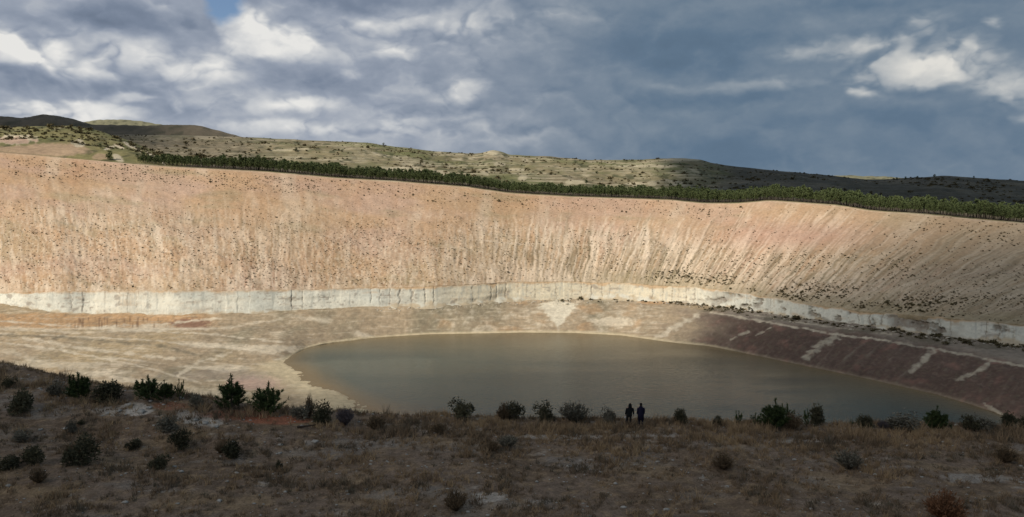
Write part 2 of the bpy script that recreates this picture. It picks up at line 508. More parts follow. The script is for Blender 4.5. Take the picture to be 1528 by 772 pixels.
def build_floor():
    pxs = np.arange(-640, 2080, 2.0)
    kb = curve(CLIFF_BASE, pxs, 12)
    rows = np.concatenate([np.linspace(0, 1, 150) ** 1.0 * 0.42, np.linspace(0.425, 1, 60)])
    PX = np.repeat(pxs[None, :], len(rows), 0)
    PY = kb[None, :] + rows[:, None] * (900 - kb[None, :])
    h = floor_height(PX, PY)
    X, Y, Z = at_height(PX, PY, CAM_Z + h)
    # relief: gullied banks, bumps; calm near the shore line
    nearshore = np.clip(np.abs(h + 80) / 4, 0.3 + .5 * sstep(640, 520, PX), 1)
    # direction down the right bank is roughly (-0.77,-0.64): rills across it
    strike = X * 0.64 - Y * 0.77
    bank = sstep(900, 1040, PX) * sstep(-66, -69, h) * sstep(-82, -78, h)
    n1 = fbm(X * 0.03, Y * 0.03, 5, 2)
    rill = fbm(strike * 0.28, (X * 0.77 + Y * 0.64) * 0.02, 4, 21, .65)
    X0, Y0 = X, Y
    Z = Z + (n1 * 1.0 + fbm(X * 0.2, Y * 0.2, 3, 5) * 0.45) * nearshore + rill * 1.0 * bank
    # drop the last rows behind the cliff foot
    # colours
    tan = col(.39, .295, .19); olive = col(.26, .22, .145); orange = col(.50, .30, .15)
    pale = col(.66, .56, .41); maroon = col(.118, .074, .056); grey = col(.25, .21, .17); yellow = col(.47, .345, .19)
    f = fbm(X * 0.018, Y * 0.006, 4, 31); f2 = fbm(X * 0.06, Y * 0.025, 4, 33)
    C = np.broadcast_to(tan, X.shape + (3,)).copy()
    C = mix3(C, olive, sstep(-0.05, 0.35, f + 0.35 * f2) * 0.85 * (1 - sstep(930, 1020, PX)))
    C = mix3(C, yellow, sstep(0.05, 0.4, fbm(X * .012, Y * .006, 3, 39)) * 0.6 * (1 - sstep(430, 560, PX)))
    # streaks of pale dust drawn out along the floor
    st = fbm(X * 0.02, Y * 0.055, 4, 35)
    C = mix3(C, pale, sstep(0.16, 0.42, st) * 0.75 * (1 - sstep(900, 1000, PX)))
    st2 = fbm(PX * 0.012, PY * 0.17, 3, 37)
    C = mix3(C, pale, sstep(0.2, 0.5, st2) * 0.5 * (1 - sstep(500, 700, PX)) * sstep(500, 520, PY))
    # left bank of orange earth
    lb = (1 - sstep(280, 345, PX)) * sstep(466, 471, PY + fbm(PX * .03, PY * .03, 2, 41) * 4) * (1 - sstep(487, 493, PY))
    C = mix3(C, orange, lb * 0.9)
    # blotchy bench under the cliff in the middle
    mb = sstep(640, 660, PX) * (1 - sstep(960, 1010, PX)) * (1 - sstep(492, 500, PY))
    C = mix3(C, pale, mb * sstep(0.0, 0.4, fbm(X * .14, Y * .09, 5, 43, .65)) * 0.6)
    C = mix3(C, orange, mb * sstep(0.05, 0.35, fbm(X * .05, Y * .04, 3, 45)) * 0.5)
    # maroon right bank, grey terrace above it
    right = sstep(985, 1120, PX + fbm(PX * .02, PY * .05, 3, 47) * 60)
    C = mix3(C, grey, right * 0.8)
    mar = right * sstep(-66.0, -68.5, h + f2 * 1.5)
    C = mix3(C, maroon, mar * 0.92)
    C = mix3(C, pale * .5, mar * sstep(0.15, 0.5, rill) * 0.3 * (.3 + sstep(-.1, .3, f2)))
    C = mix3(C, col(.30, .16, .12), mar * sstep(0.1, 0.5, fbm(X * .1, Y * .1, 3, 49)) * 0.5)

    # thin bedding and wash lines, stony grain
    bed = fbm(PX * .02, PY * .55, 3, 51); grain = fbm(X * .45, Y * .3, 4, 53); grain2 = fbm(X * .16, Y * .1, 4, 55)
    lf = 1 - sstep(960, 1060, PX)
    C = mix3(C, olive * .8, sstep(.12, .4, bed) * .3 * lf); C = mix3(C, pale * .95, sstep(.16, .42, -bed) * .4 * lf)
    C = mix3(C, olive * .8, sstep(.05, .35, grain) * .28); C = mix3(C, pale, sstep(.15, .42, -grain) * .25 * (lf * .7 + .3))
    C = mix3(C, tan * .7, sstep(.12, .4, grain2) * .5 * lf)

    def patch(cx, cy, rx, ry, c, k=1.0, wob=0.35, seed=61):
        nonlocal C
        d = np.sqrt(((PX - cx) / rx) ** 2 + ((PY - cy) / ry) ** 2)
        d = d + wob * fbm(PX * .05, PY * .12, 3, seed) + .45 * fbm(PX * .2, PY * .4, 3, seed + 1)
        C = mix3(C, c, (1 - sstep(0.6, 1.1, d)) * k * .9)

    def stripe(pts, w, c, k=1.0, seed=63):
        nonlocal C
        best = np.full(PX.shape, 1e9)
        for (x0, y0), (x1, y1) in zip(pts[:-1], pts[1:]):
            dx, dy = x1 - x0, y1 - y0
            t = np.clip(((PX - x0) * dx + (PY - y0) * dy) / (dx * dx + dy * dy), 0, 1)
            best = np.minimum(best, np.hypot(PX - x0 - t * dx, PY - y0 - t * dy))
        best = best + fbm(PX * .08, PY * .16, 4, seed) * w * 1.7
        C = mix3(C, c, (1 - sstep(w * 0.2, w * 1.2, best)) * k * (.55 + .6 * np.clip(.5 + fbm(PX * .09, PY * .2, 3, seed + 1), 0, 1)))
    patch(284, 484, 34, 10, col(.27, .155, .10), 1.1, .15)
    patch(232, 488, 36, 6, pale * .9, .7)
    fw = np.interp(PY, [448, 453, 462, 474, 482, 488], [6, 27, 23, 13, 7, 0]) * (1 + .5 * fbm(PX * .12, PY * .3, 3, 79))
    C = mix3(C, col(.74, .66, .50), sstep(3, -2, np.abs(PX - 833 + 3 * fbm(PY * .2, PX * 0, 2, 83)) - fw) * (.8 + .4 * fbm(PX * .3, PY * .5, 3, 85)))
    patch(915, 480, 40, 7, pale, .8, .6)
    patch(975, 451, 26, 4, orange, .8)
    patch(1050, 458, 34, 6, yellow * .8, .6)
    patch(400, 520, 55, 6, pale, .8, .6)
    patch(380, 572, 50, 12, col(.50, .33, .27), .7, .3)
    patch(470, 574, 40, 4, pale, .8, .5)
    patch(90, 545, 120, 6, pale * .9, .6, .5)
    patch(310, 590, 60, 12, pale * .8, .6, .5)
    stripe([(0, 480), (110, 486), (200, 493), (330, 500), (420, 510)], 1.5, pale, .8); stripe([(60, 500), (200, 507), (330, 518), (410, 527)], 1.5, pale, .7)
    stripe([(0, 512), (90, 522), (200, 545), (300, 572)], 2.0, pale, .8); stripe([(140, 490), (240, 484), (330, 476)], 2.0, pale, .9)
    stripe([(0, 500), (120, 505), (240, 517), (300, 530)], 2.5, olive * .7, .7); stripe([(420, 545), (450, 562), (500, 586)], 2.5, pale, .8)
    gl = perlin(PX * .16, PY * .02, 57)
    C = mix3(C, col(.20, .12, .07), np.exp(-(gl / .12) ** 2) * lb * sstep(471, 476, PY) * sstep(90, 120, PX) * (1 - sstep(225, 260, PX)) * .8)
    C = mix3(C, pale, np.exp(-((PY - 490.5 - 2 * fbm(PX * .03, PY * 0, 2, 59)) / 1.6) ** 2) * (1 - sstep(300, 345, PX)) * .6)
    for a_ in ((455, 525, 26, 2.2), (490, 516, 30, 1.8), (540, 509, 36, 1.6), (425, 536, 16, 2.0)):
        patch(*a_, pale * 1.05, .9, .5, 73)
    patch(330, 560, 90, 9, grey * 1.1, .5, .6, 75); patch(440, 556, 50, 8, olive, .5, .6, 77)
    stripe([(265, 560), (300, 540), (345, 526)], 3.0, pale, .8)
    stripe([(30, 505), (130, 520), (260, 535)], 3.0, pale, .7)
    stripe([(0, 492), (120, 496), (330, 490), (420, 476)], 2.2, pale, .6)
    stripe([(0, 522), (60, 540), (130, 556), (230, 574)], 4.0, pale * .8, .6)
    for pts, w in (([(1042, 470), (1012, 487), (978, 505)], 5), ([(1248, 503), (1225, 516), (1202, 533)], 5.5),
                   ([(1394, 524), (1376, 539), (1358, 556)], 4), ([(1476, 545), (1448, 557), (1430, 567)], 4),
                   ([(1116, 495), (1090, 508)], 2), ([(1150, 489), (1128, 500)], 1.5),
                   ([(1060, 467), (1150, 482), (1240, 498), (1330, 509)], 1.6),
                   ([(1325, 510), (1392, 520), (1480, 537), (1528, 548), (1620, 575)], 2.2),
                   ([(1120, 470), (1240, 489), (1330, 500)], 1.3), ([(1470, 604), (1500, 622), (1530, 640)], 3)):
        stripe(pts, w, pale * (.72 if pts[0][0] > 1100 else .9), .95)
    # dark scrub and wash at the foot of the right cliff
    for cx, cy, rx, ry in ((1400, 505, 60, 8), (1300, 494, 50, 4), (1180, 476, 50, 4), (1070, 462, 30, 4), (1480, 518, 40, 5)):
        patch(cx, cy, rx, ry, col(.15, .125, .085), .8, .6, 71)
    # pale rim of dried silt along the water
    shore = np.exp(-((h + 79.7) / 0.5) ** 2) * (h > -80.6)
    C = mix3(C, col(.60, .49, .31), shore * (1 - 0.75 * sstep(1000, 1150, PX)) * 0.9)
    # lake bed
    C = mix3(C, col(.30, .22, .11), sstep(-80.1, -80.6, h) * 0.9)
    C = np.clip(C, 0.02, 0.9)
    m = earth_mat('pit_floor_earth', .06, .16, .35, .22, .5, .7, .5)
    # tuck the far edge under the cliff
    X = np.vstack([X[:1] * 1.03, X]); Y = np.vstack([Y[:1] * 1.03, Y]); Z = np.vstack([Z[:1] - 5, Z]); C = np.concatenate([C[:1], C])
    o = grid_obj('pit_floor', X, Y, Z, m, {'tint': C}, flip=True)
    structure(o, 'tan and maroon earth floor and banks around the quarry lake')


build_floor()


def build_lake():
    pxs = np.arange(380, 1640, 5.0)
    pys = np.concatenate([np.arange(488, 660, 2.5), np.linspace(662, 900, 24)])
    PX, PY = np.meshgrid(pxs, pys)
    X, Y, Z = at_height(PX, PY, LAKE_Z + 0 * PX)
    dep = -80 - floor_height(PX, PY)
    # the shallows reach far out at the left end
    shal = sstep(560, 430, PX) * sstep(520, 560, PY)
    shal = np.clip(shal + 0.35 * fbm(PX * .03, PY * .02, 3, 81) * shal, 0, 1)
    depth = np.clip(dep / 5.0, 0, 1) * (1 - 0.85 * shal)
    m, nt, b = new_mat('murky_water')
    N, L = nt.nodes.new, nt.links.new
    at = N('ShaderNodeAttribute'); at.attribute_name = 'depth'
    rp = N('ShaderNodeValToRGB')
    rp.color_ramp.elements[0].position = 0.0; rp.color_ramp.elements[0].color = (.19, .135, .065, 1)
    rp.color_ramp.elements[1].position = 0.75; rp.color_ramp.elements[1].color = (.058, .084, .073, 1)
    L(at.outputs['Fac'], rp.inputs[0])
    tc = N('ShaderNodeTexCoord')
    n0 = N('ShaderNodeTexNoise'); n0.inputs['Scale'].default_value = 0.012; n0.inputs['Detail'].default_value = 3
    L(tc.outputs['Object'], n0.inputs['Vector'])
    r0 = N('ShaderNodeMapRange'); L(n0.outputs['Fac'], r0.inputs[0]); r0.inputs[1].default_value = .3; r0.inputs[2].default_value = .7
    r0.inputs[3].default_value = .85; r0.inputs[4].default_value = 1.15
    sc = N('ShaderNodeVectorMath'); sc.operation = 'SCALE'; L(rp.outputs[0], sc.inputs[0]); L(r0.outputs[0], sc.inputs['Scale'])
    L(sc.outputs[0], b.inputs['Base Color'])
    b.inputs['Roughness'].default_value = 0.14
    b.inputs['IOR'].default_value = 1.33
    b.inputs['Specular IOR Level'].default_value = 0.36
    n1 = N('ShaderNodeTexNoise'); n1.inputs['Scale'].default_value = 0.9; n1.inputs['Detail'].default_value = 4
    mp = N('ShaderNodeMapping'); mp.inputs['Scale'].default_value = (0.5, 1.2, 1)
    L(tc.outputs['Object'], mp.inputs[0]); L(mp.outputs[0], n1.inputs['Vector'])
    bp = N('ShaderNodeBump'); bp.inputs['Strength'].default_value = 0.55; bp.inputs['Distance'].default_value = 0.4
    wp = N('ShaderNodeTexNoise'); wp.inputs['Scale'].default_value = 0.016; wp.inputs['Detail'].default_value = 3
    mw = N('ShaderNodeMapping'); mw.inputs['Scale'].default_value = (0.6, 2.4, 1); mw.inputs['Rotation'].default_value = (0, 0, .3)
    L(tc.outputs['Object'], mw.inputs[0]); L(mw.outputs[0], wp.inputs['Vector'])
    rw = N('ShaderNodeMapRange'); L(wp.outputs['Fac'], rw.inputs[0]); rw.inputs[1].default_value = .4; rw.inputs[2].default_value = .62
    rw.inputs[3].default_value = .28; rw.inputs[4].default_value = .85; L(rw.outputs[0], bp.inputs['Strength'])
    L(n1.outputs['Fac'], bp.inputs['Height']); L(bp.outputs[0], b.inputs['Normal'])
    o = grid_obj('lake_water', X, Y, Z, m, {'depth': depth}, flip=True)
    structure(o, 'still murky grey green lake at the bottom of the quarry')


build_lake()

# ------------------------------------------------------------------ pale cliff band (kaolin seam)


def cliff_points(px):
    yb = curve(CLIFF_BASE, px, 12); yt = curve(CLIFF_TOP, px, 12)
    zb = CAM_Z + curve(CLIFF_BASE_Z, px, 40)
    xb, Db, zb = at_height(px, yb, zb)
    D_t = Db + 5.0
    xt, Dt, zt = at_depth(px, np.minimum(yt, yb - 0.8), D_t)
    return (xb, Db, zb), (xt, Dt, zt)


def build_cliff():
    px = np.arange(-640, 2080, 0.9)
    (xb, yb, zb), (xt, yt, zt) = cliff_points(px)
    n = 22
    t = np.linspace(-0.12, 1, n)[:, None]
    X = xb + (xt - xb) * t; Y = yb + (yt - yb) * t; Z = zb + (zt - zb) * t
    arc = np.concatenate([[0], np.cumsum(np.hypot(np.diff(xb), np.diff(yb)))])
    A = np.repeat(arc[None, :], n, 0)
    H = (Z - zb)
    # broken face: blocks between cracks stand at different depths
    bw = 6.5
    blk = A / bw + 0.8 * fbm(A * 0.05, A * 0, 2, 91) + .22 * fbm(A * .3, H * .35, 3, 92)
    bi = np.floor(blk).astype(int); bf = blk - bi
    rnd = np.random.default_rng(5).uniform(-1, 1, 4000)
    step = rnd[bi % 4000] * 0.22
    has = rnd[(bi * 7 + 3) % 4000] > 0.35
    crack = np.exp(-(np.minimum(bf, 1 - bf) * bw / 0.38) ** 2) * has * (0.5 + 0.5 * np.abs(rnd[(bi * 3) % 4000]))
    inn = -0.9 * crack * sstep(-.1, .3, t) + step + fbm(A * .06, H * .12, 4, 93) * .7 + fbm(A * .5, H * .8, 3, 95) * .12
    strata = np.floor(H / 2.2 + fbm(A * .02, H * .02, 2, 97) * 1.5)
    inn = inn + rnd[(strata.astype(int) * 13) % 4000] * 0.14
    fade = sstep(0, .15, t) * (1 - 0.7 * sstep(.85, 1, t))
    inn = inn * (0.4 + 0.6 * fade)
    # earth drapes over the top, rubble fans at the foot
    tal = np.clip(.10 + .85 * fbm(A * .022, A * 0, 4, 116, .6), 0, .65) * (.35 + .65 * sstep(560, 760, px)[None, :]); drape = np.clip(.04 + .6 * fbm(A * .03 + 7, A * 0, 4, 118, .6), 0, .45) * (.3 + .7 * sstep(500, 760, px)[None, :])
    talm = sstep(.06, -.06, t - tal + .12 * fbm(A * .3, H * .3, 3, 122)); drm = sstep(-.05, .05, t - 1 + drape + .1 * fbm(A * .25, H * .3, 3, 126))
    inn = inn + np.clip(tal - t, 0, 1) * 7.0
    inn = inn - drm * np.clip(t - 1 + drape, 0, 1) * 5.0
    # notches and slumps on the right stretch
    rgt = sstep(1000, 1100, px)[None, :]
    slump = sstep(0.0, 0.35, fbm(A * .03, H * .05, 3, 99)) * (.25 + .75 * rgt) * (1 - sstep(.75, 1, t))
    inn = inn - slump * 2.2 - rgt * 1.8 * sstep(.10, .28, fbm(A * .09, H * .16, 4, 114, .6)) * (1 - sstep(.72, .95, t))
    nx, ny = -np.gradient(yb), np.gradient(xb)
    ln = np.hypot(nx, ny); nx, ny = nx / ln, ny / ln     # pointing into the hill (away from the pit)
    X = X - nx * inn; Y = Y - ny * inn
    # uneven upper lip
    Z = Z + sstep(.8, 1, t) * (fbm(A * .06, A * 0, 3, 101) * 1.3 + fbm(A * .3, A * 0, 2, 103) * .5)
    white = col(.74, .70, .57); cream = col(.70, .60, .42); greyg = col(.56, .56, .48); dark = col(.22, .18, .14); rust = col(.50, .34, .2)
    P = np.repeat(px[None, :], n, 0)
    C = np.broadcast_to(white, X.shape + (3,)).copy()
    C = mix3(C, greyg, sstep(-0.2, 0.35, fbm(A * .02, H * .06, 4, 105)) * .75 * (1 - sstep(600, 760, P)))
    C = mix3(C, cream, sstep(560, 720, P) * (1 - sstep(1000, 1100, P)) * .8)
    C = mix3(C, greyg * .9, rgt * (.45 + .4 * fbm(A * .04, H * .1, 3, 107)))
    C = mix3(C, dark, crack * (.85 - .35 * sstep(.3, .9, np.abs(t - .5))) * has)
    gap = sstep(.10, .28, fbm(A * .09, H * .16, 4, 114, .6)) * rgt * (1 - sstep(.72, .95, t))
    C = mix3(C, dark * .9, gap * .8)
    C = mix3(C, dark, slump * .85)
    C = mix3(C, rust, sstep(.25, .5, fbm(A * .05, H * .3, 3, 109)) * .35)
    C = mix3(C, dark * 1.3, sstep(.30, .42, fbm(A * .10, H * .22, 3, 111)) * .65 * (1 - sstep(.8, 1, t)))
    stain = fbm(A * .35, H * .06, 4, 115, .6)
    C = mix3(C, greyg * .7, sstep(.1, .45, stain) * .55)
    C = mix3(C, rust * .9, sstep(.2, .5, -stain) * .35 * sstep(.3, .9, t))
    hcr = np.exp(-((np.abs(fbm(A * .05, H * .45, 3, 117))) / .025) ** 2)
    C = mix3(C, dark * 1.4, hcr * .75 * sstep(-.1, .2, fbm(A * .04, H * .1, 2, 119)))
    C = mix3(C, greyg * .8, sstep(.05, .4, fbm(A * .6, H * .8, 4, 120, .6)) * .5)
    C = mix3(C, col(.50, .34, .2), sstep(.86, 1, t + .1 * fbm(A * .1, H * 0, 2, 113)) * .5)
    C = mix3(C, mix3(np.broadcast_to(col(.46, .36, .23), X.shape + (3,)), white * .85, sstep(-.1, .3, fbm(A * .12, H * .2, 3, 132))), talm * .8)
    C = mix3(C, col(.48, .33, .19), drm * .85)
    C = np.clip(C, .03, .85)
    m = earth_mat('kaolin_rock', .15, .08, .7, .12, .35, .25, 1.5)
    # roof row going back under the slope
    X = np.vstack([X, X[-1:] + nx * 5]); Y = np.vstack([Y, Y[-1:] + ny * 5]); Z = np.vstack([Z, Z[-1:] - 0.4])
    C = np.concatenate([C, C[-1:]])
    o = grid_obj('pale_cliff', X, Y, Z, m, {'tint': C})
    tag(o, 'long low white and grey cracked rock cliff between orange slope and lake bench', 'cliff', kind='structure')


build_cliff()

# ------------------------------------------------------------------ big orange slope
S_N = 1500


def slope_frame(spx):
    """for toe pixel spx: toe point and rim point (x, y, z)"""
    _, toe = cliff_points(spx)
    rp = np.interp(spx, TOE_PX, RIM_PX)
    k = np.array(RIM, float)
    ry = curve(RIM, rp, 10); rd = curve(RIM_D, rp, 60)
    return toe, at_depth(rp, ry, rd), rp


def slope_surface(spx, t):
    """spx (toe pixel) and t (0 rim, 1 toe) -> point; used for the mesh and for planting"""
    toe, rim, rp = slope_frame(spx)
    P = [rim[i] + (toe[i] - rim[i]) * t for i in range(3)]
    run = np.hypot(toe[0] - rim[0], toe[1] - rim[1])
    return P, run


def slope_detail(A, dn, t, spx):
    """height offset: rills widening down the slope, soft swells; A along strike (m), dn down slope (m)"""
    low = sstep(0.30, 0.75, t + 0.15 * fbm(A * .01, dn * .01, 2, 121))
    edge = sstep(0, .06, t) * (1 - sstep(.965, 1.0, t) * .7)
    w = A + 2.5 * fbm(A * .03, dn * .03, 2, 123)
    r1 = -np.abs(perlin(w * 0.11 + .5 * fbm(A * .05, dn * .05, 3, 124), dn * 0.012, 125)) * 2.2 + .6
    r2 = -np.abs(perlin(w * 0.24, dn * 0.02, 127)) * 1.1 + .3
    rightk = 0.7 + 0.6 * sstep(850, 1000, spx)
    swell = fbm(A * .012, dn * .02, 3, 129) * 1.6 + fbm(A * .12, dn * .12, 3, 131) * .7 + fbm(A * .5, dn * .35, 2, 133) * .3 * low
    r3 = -np.abs(perlin(w * 0.52, dn * 0.05, 128)) * .8 + .22
    return (r1 * .36 + r2 * .8 + r3 * .5) * (0.18 + low) * (.5 + .5 * sstep(560, 900, spx)) * rightk * edge + swell * edge, r1, r2, low


def strike_len(spx):
    xs = np.arange(-560, 2001, 2.0)
    toe, rim, _ = slope_frame(xs)
    mx, my = (toe[0] + rim[0]) / 2, (toe[1] + rim[1]) / 2
    L = np.concatenate([[0], np.cumsum(np.hypot(np.diff(mx), np.diff(my)))])
    return np.interp(spx, xs, L)


def slope_point(spx, t):
    spx = np.asarray(spx, float); t = np.asarray(t, float)
    P, run = slope_surface(spx, t)
    A = strike_len(spx); dn = t * run
    dz, r1, r2, low = slope_detail(A, dn, t, spx)
    # rounded shoulder at the rim
    sh = -np.exp(-t / 0.02) * .3
    return P[0], P[1], P[2] + dz + sh, A, dn, (r1, r2, low)


def build_slope():
    sp = np.linspace(-540, 1950, S_N)
    t = np.concatenate([np.linspace(0, 1, 230)])
    SPX = np.repeat(sp[None, :], len(t), 0); T = np.repeat(t[:, None], S_N, 1)
    X, Y, Z, A, dn, (r1, r2, low) = slope_point(SPX, T)
    PX, PY = to_px(X, Y, Z)
    orange = col(.48, .31, .18); pink = col(.495, .335, .24); yell = col(.445, .32, .185); pale = col(.66, .53, .385)
    olive = col(.30, .245, .14); greyg = col(.33, .26, .17); rust = col(.43, .245, .135)
    C = np.broadcast_to(orange, X.shape + (3,)).copy()
    C = mix3(C, pink, sstep(-.15, .35, fbm(A * .012, dn * .02, 4, 141)) * .8)
    C = mix3(C, yell, sstep(-.1, .35, fbm(A * .01, dn * .015, 3, 143)) * .7 * (.3 + .7 * low))
    # soft drawn-out bands down the face
    C = mix3(C, pale, sstep(.08, .45, fbm(A * .05, dn * .01, 4, 145)) * .45)
    C = mix3(C, rust, sstep(.18, .5, fbm(A * .035, dn * .012, 4, 147)) * .45)
    C = mix3(C, olive, sstep(.12, .45, fbm(A * .02, dn * .05, 4, 149)) * .45)
    # crests of the rills paler, floors darker olive
    crest = sstep(0.28, 0.62, r1 + .3 * fbm(A * .2, dn * .05, 2, 151))
    C = mix3(C, pale, crest * low * .42 * (0.4 + 0.6 * sstep(-.2, .3, fbm(A * .03, dn * .04, 3, 153))))
    C = mix3(C, pale * 1.05, sstep(.05, .28, r2) * low * .6 * sstep(-.05, .3, fbm(A * .22, dn * .07, 3, 155)))
    C = mix3(C, olive * .9, sstep(-.5, -1.1, r1) * low * .5)
    C = mix3(C, rust * .8, sstep(.12, .4, fbm(A * .45, dn * .16, 4, 163)) * .4 * (.35 + low))
    C = mix3(C, pale * 1.05, sstep(.2, .42, fbm(A * .5, dn * .2, 4, 165)) * .5 * (.3 + low))
    fl = .35 + .65 * sstep(640, 1000, SPX)
    sk = fbm(A * .38, dn * .03, 4, 167, .6)
    C = mix3(C, pale * 1.05, sstep(.08, .36, sk) * fl * sstep(.15, .4, T) * .75 * (.4 + .6 * sstep(-.2, .3, fbm(A * .05, dn * .06, 3, 169))))
    C = mix3(C, olive * .75, sstep(.08, .42, -sk) * fl * sstep(.2, .5, T) * .65)
    C = mix3(C, pale * 1.1, sstep(.0, .3, fbm(A * .16, dn * .05, 3, 168)) * sstep(.82, .97, T) * .5)
    # bleached drips low on the left and middle
    drip = fbm(A * .13, dn * .022, 4, 157)
    C = mix3(C, pale * 1.08, sstep(.2, .42, drip) * low * .45 * (1 - sstep(1000, 1150, SPX)))
    mot = fbm(A * .7, dn * .55, 4, 187, .65)
    C = mix3(C, rust * .7, sstep(.1, .4, mot) * .45 * (.4 + .6 * low)); C = mix3(C, pale * 1.1, sstep(.12, .4, -mot) * .45 * (.4 + .6 * low))
    # crisp little gullies: pale washed lines, shaded sides painted dark, gathered in patches
    wv = A + 3.0 * fbm(A * .04, dn * .05, 3, 171)
    zone = .08 + .5 * sstep(.05, .4, fbm(A * .012, dn * .015, 3, 173)); zone = np.maximum(zone, np.exp(-((SPX - 400) / 70) ** 2) * .6); zone = np.maximum(zone, sstep(600, 860, SPX))
    for fq, wd, sd_, kk in ((.10, .10, 175, .75), (.21, .13, 177, .7), (.37, .16, 179, .5)):
        nn = perlin(wv * fq, dn * .010, sd_)
        reach = sstep(.25, .6, T + .22 * sstep(900, 1150, SPX) + .35 * perlin(wv * fq * .6, dn * .004, sd_ + 1))
        C = mix3(C, pale * 1.12, np.exp(-(nn / wd) ** 2) * reach * zone * kk)
        C = mix3(C, olive * .62, np.exp(-((nn - 2.0 * wd) / (wd * .8)) ** 2) * reach * zone * kk * .75)
    pt = fbm(A * .007, dn * .013, 3, 181)
    C = C * (1 + .16 * pt[..., None] * np.array([.8, 1.0, 1.25]))
    # right end greyer: scrub tone and cloud shade painted in; olive along the foot
    rg = sstep(1120, 1440, PX + fbm(A * .02, dn * .02, 3, 159) * 90)
    C = mix3(C, greyg, rg * .55)
    C = mix3(C, olive, sstep(.8, 1, T + .12 * fbm(A * .03, dn * .05, 3, 161)) * .55 * sstep(820, 960, PX))
    C = mix3(C, col(.47, .28, .20), np.exp(-((PX - 1180) / 130) ** 2 - ((PY - 352) / 22) ** 2) * .7)
    # faint bench line
    C = mix3(C, pale, np.exp(-((T - .60 - .01 * np.sin(A * .02)) / .006) ** 2) * .45 * sstep(660, 740, PX) * (1 - sstep(960, 1030, PX)))
    C = mix3(C, pale * .9, np.exp(-(T / .018) ** 2) * .4)
    C = np.clip(C, .03, .85)
    m = earth_mat('orange_slope_earth', .12, .10, .6, .20, .6, .6, .45)
    toe_row = [X[-1:] * 1.004, Y[-1:] * 1.004, Z[-1:] - 2.5]
    X = np.vstack([X, toe_row[0]]); Y = np.vstack([Y, toe_row[1]]); Z = np.vstack([Z, toe_row[2]]); C = np.concatenate([C, C[-1:]])
    o = grid_obj('quarry_slope', X, Y, Z, m, {'tint': C}, flip=True)
    structure(o, 'high orange earth slope of the quarry scored by rills')


build_slope()

# ------------------------------------------------------------------ plateau and hills behind the rim
SKYLINE = [(-1000, 205), (0, 203), (200, 201), (300, 203), (360, 204.5), (420, 207.5), (460, 209.5), (500, 211), (545, 213), (575, 217), (640, 225), (700, 229.5),
           (722, 228), (735, 224), (748, 226), (760, 231), (820, 234), (880, 239), (950, 238.5), (1000, 236.5), (1020, 235.5), (1045, 239),
           (1060, 243), (1100, 249), (1160, 255), (1240, 262), (1290, 268), (1340, 267), (1375, 264), (1410, 262.5), (1450, 265), (1528, 270),
           (1800, 285), (2600, 300)]


def hills_surface(px, u):
    """u 0..1 rim to skyline, 1..2 down the far side"""
    ry = curve(RIM, px, 10); rd = curve(RIM_D, px, 60)
    sy = curve(SKYLINE, px, 5) + fbm(px * .03, px * 0, 3, 171) * 1.3
    d1, y1 = rd + 70, ry - 4.0
    d2, y2 = rd + 330, ry - np.minimum(15, (ry - sy) * .3)
    d3, y3 = np.full_like(px, 1750.0), sy
    def P(py, d):
        return at_depth(px, py, d)
    k = [P(ry, rd), P(y1, d1), P(y2, d2), P(y3, d3)]
    far = (k[3][0] * 1.35, k[3][1] * 1.35, k[3][2] - 45)
    end = (k[3][0] * 4.5, k[3][1] * 4.5, k[3][2] * 0 - 60)
    k += [far, end]
    us = [0, .12, .35, 1.0, 1.5, 2.0]
    out = [0, 0, 0]
    for i in range(5):
        m = (u >= us[i]) & (u <= us[i + 1])
        s = np.clip((u - us[i]) / (us[i + 1] - us[i]), 0, 1)
        for c in range(3):
            out[c] = np.where(m, k[i][c] + (k[i + 1][c] - k[i][c]) * s, out[c])
    return out


def hill_point(px, u):
    px = np.asarray(px, float); u = np.asarray(u, float)
    X, Y, Z = hills_surface(px, u)
    body = sstep(.25, .5, u) * (1 - sstep(.9, 1.0, u) * .6)
    amp = fbm(X * .004, Y * .004, 5, 173) * 16 + fbm(X * .02, Y * .02, 3, 175) * 3
    Z = Z + amp * body * sstep(1.0, .8, u)
    # cultivation terraces
    st = 5.0
    q = Z / st + .6 * fbm(X * .003, Y * .003, 3, 177)
    fr = q - np.floor(q)
    Z = Z + (sstep(.55, .9, fr) - fr) * st * .55 * body * sstep(1.0, .9, u)
    return X, Y, Z, fr


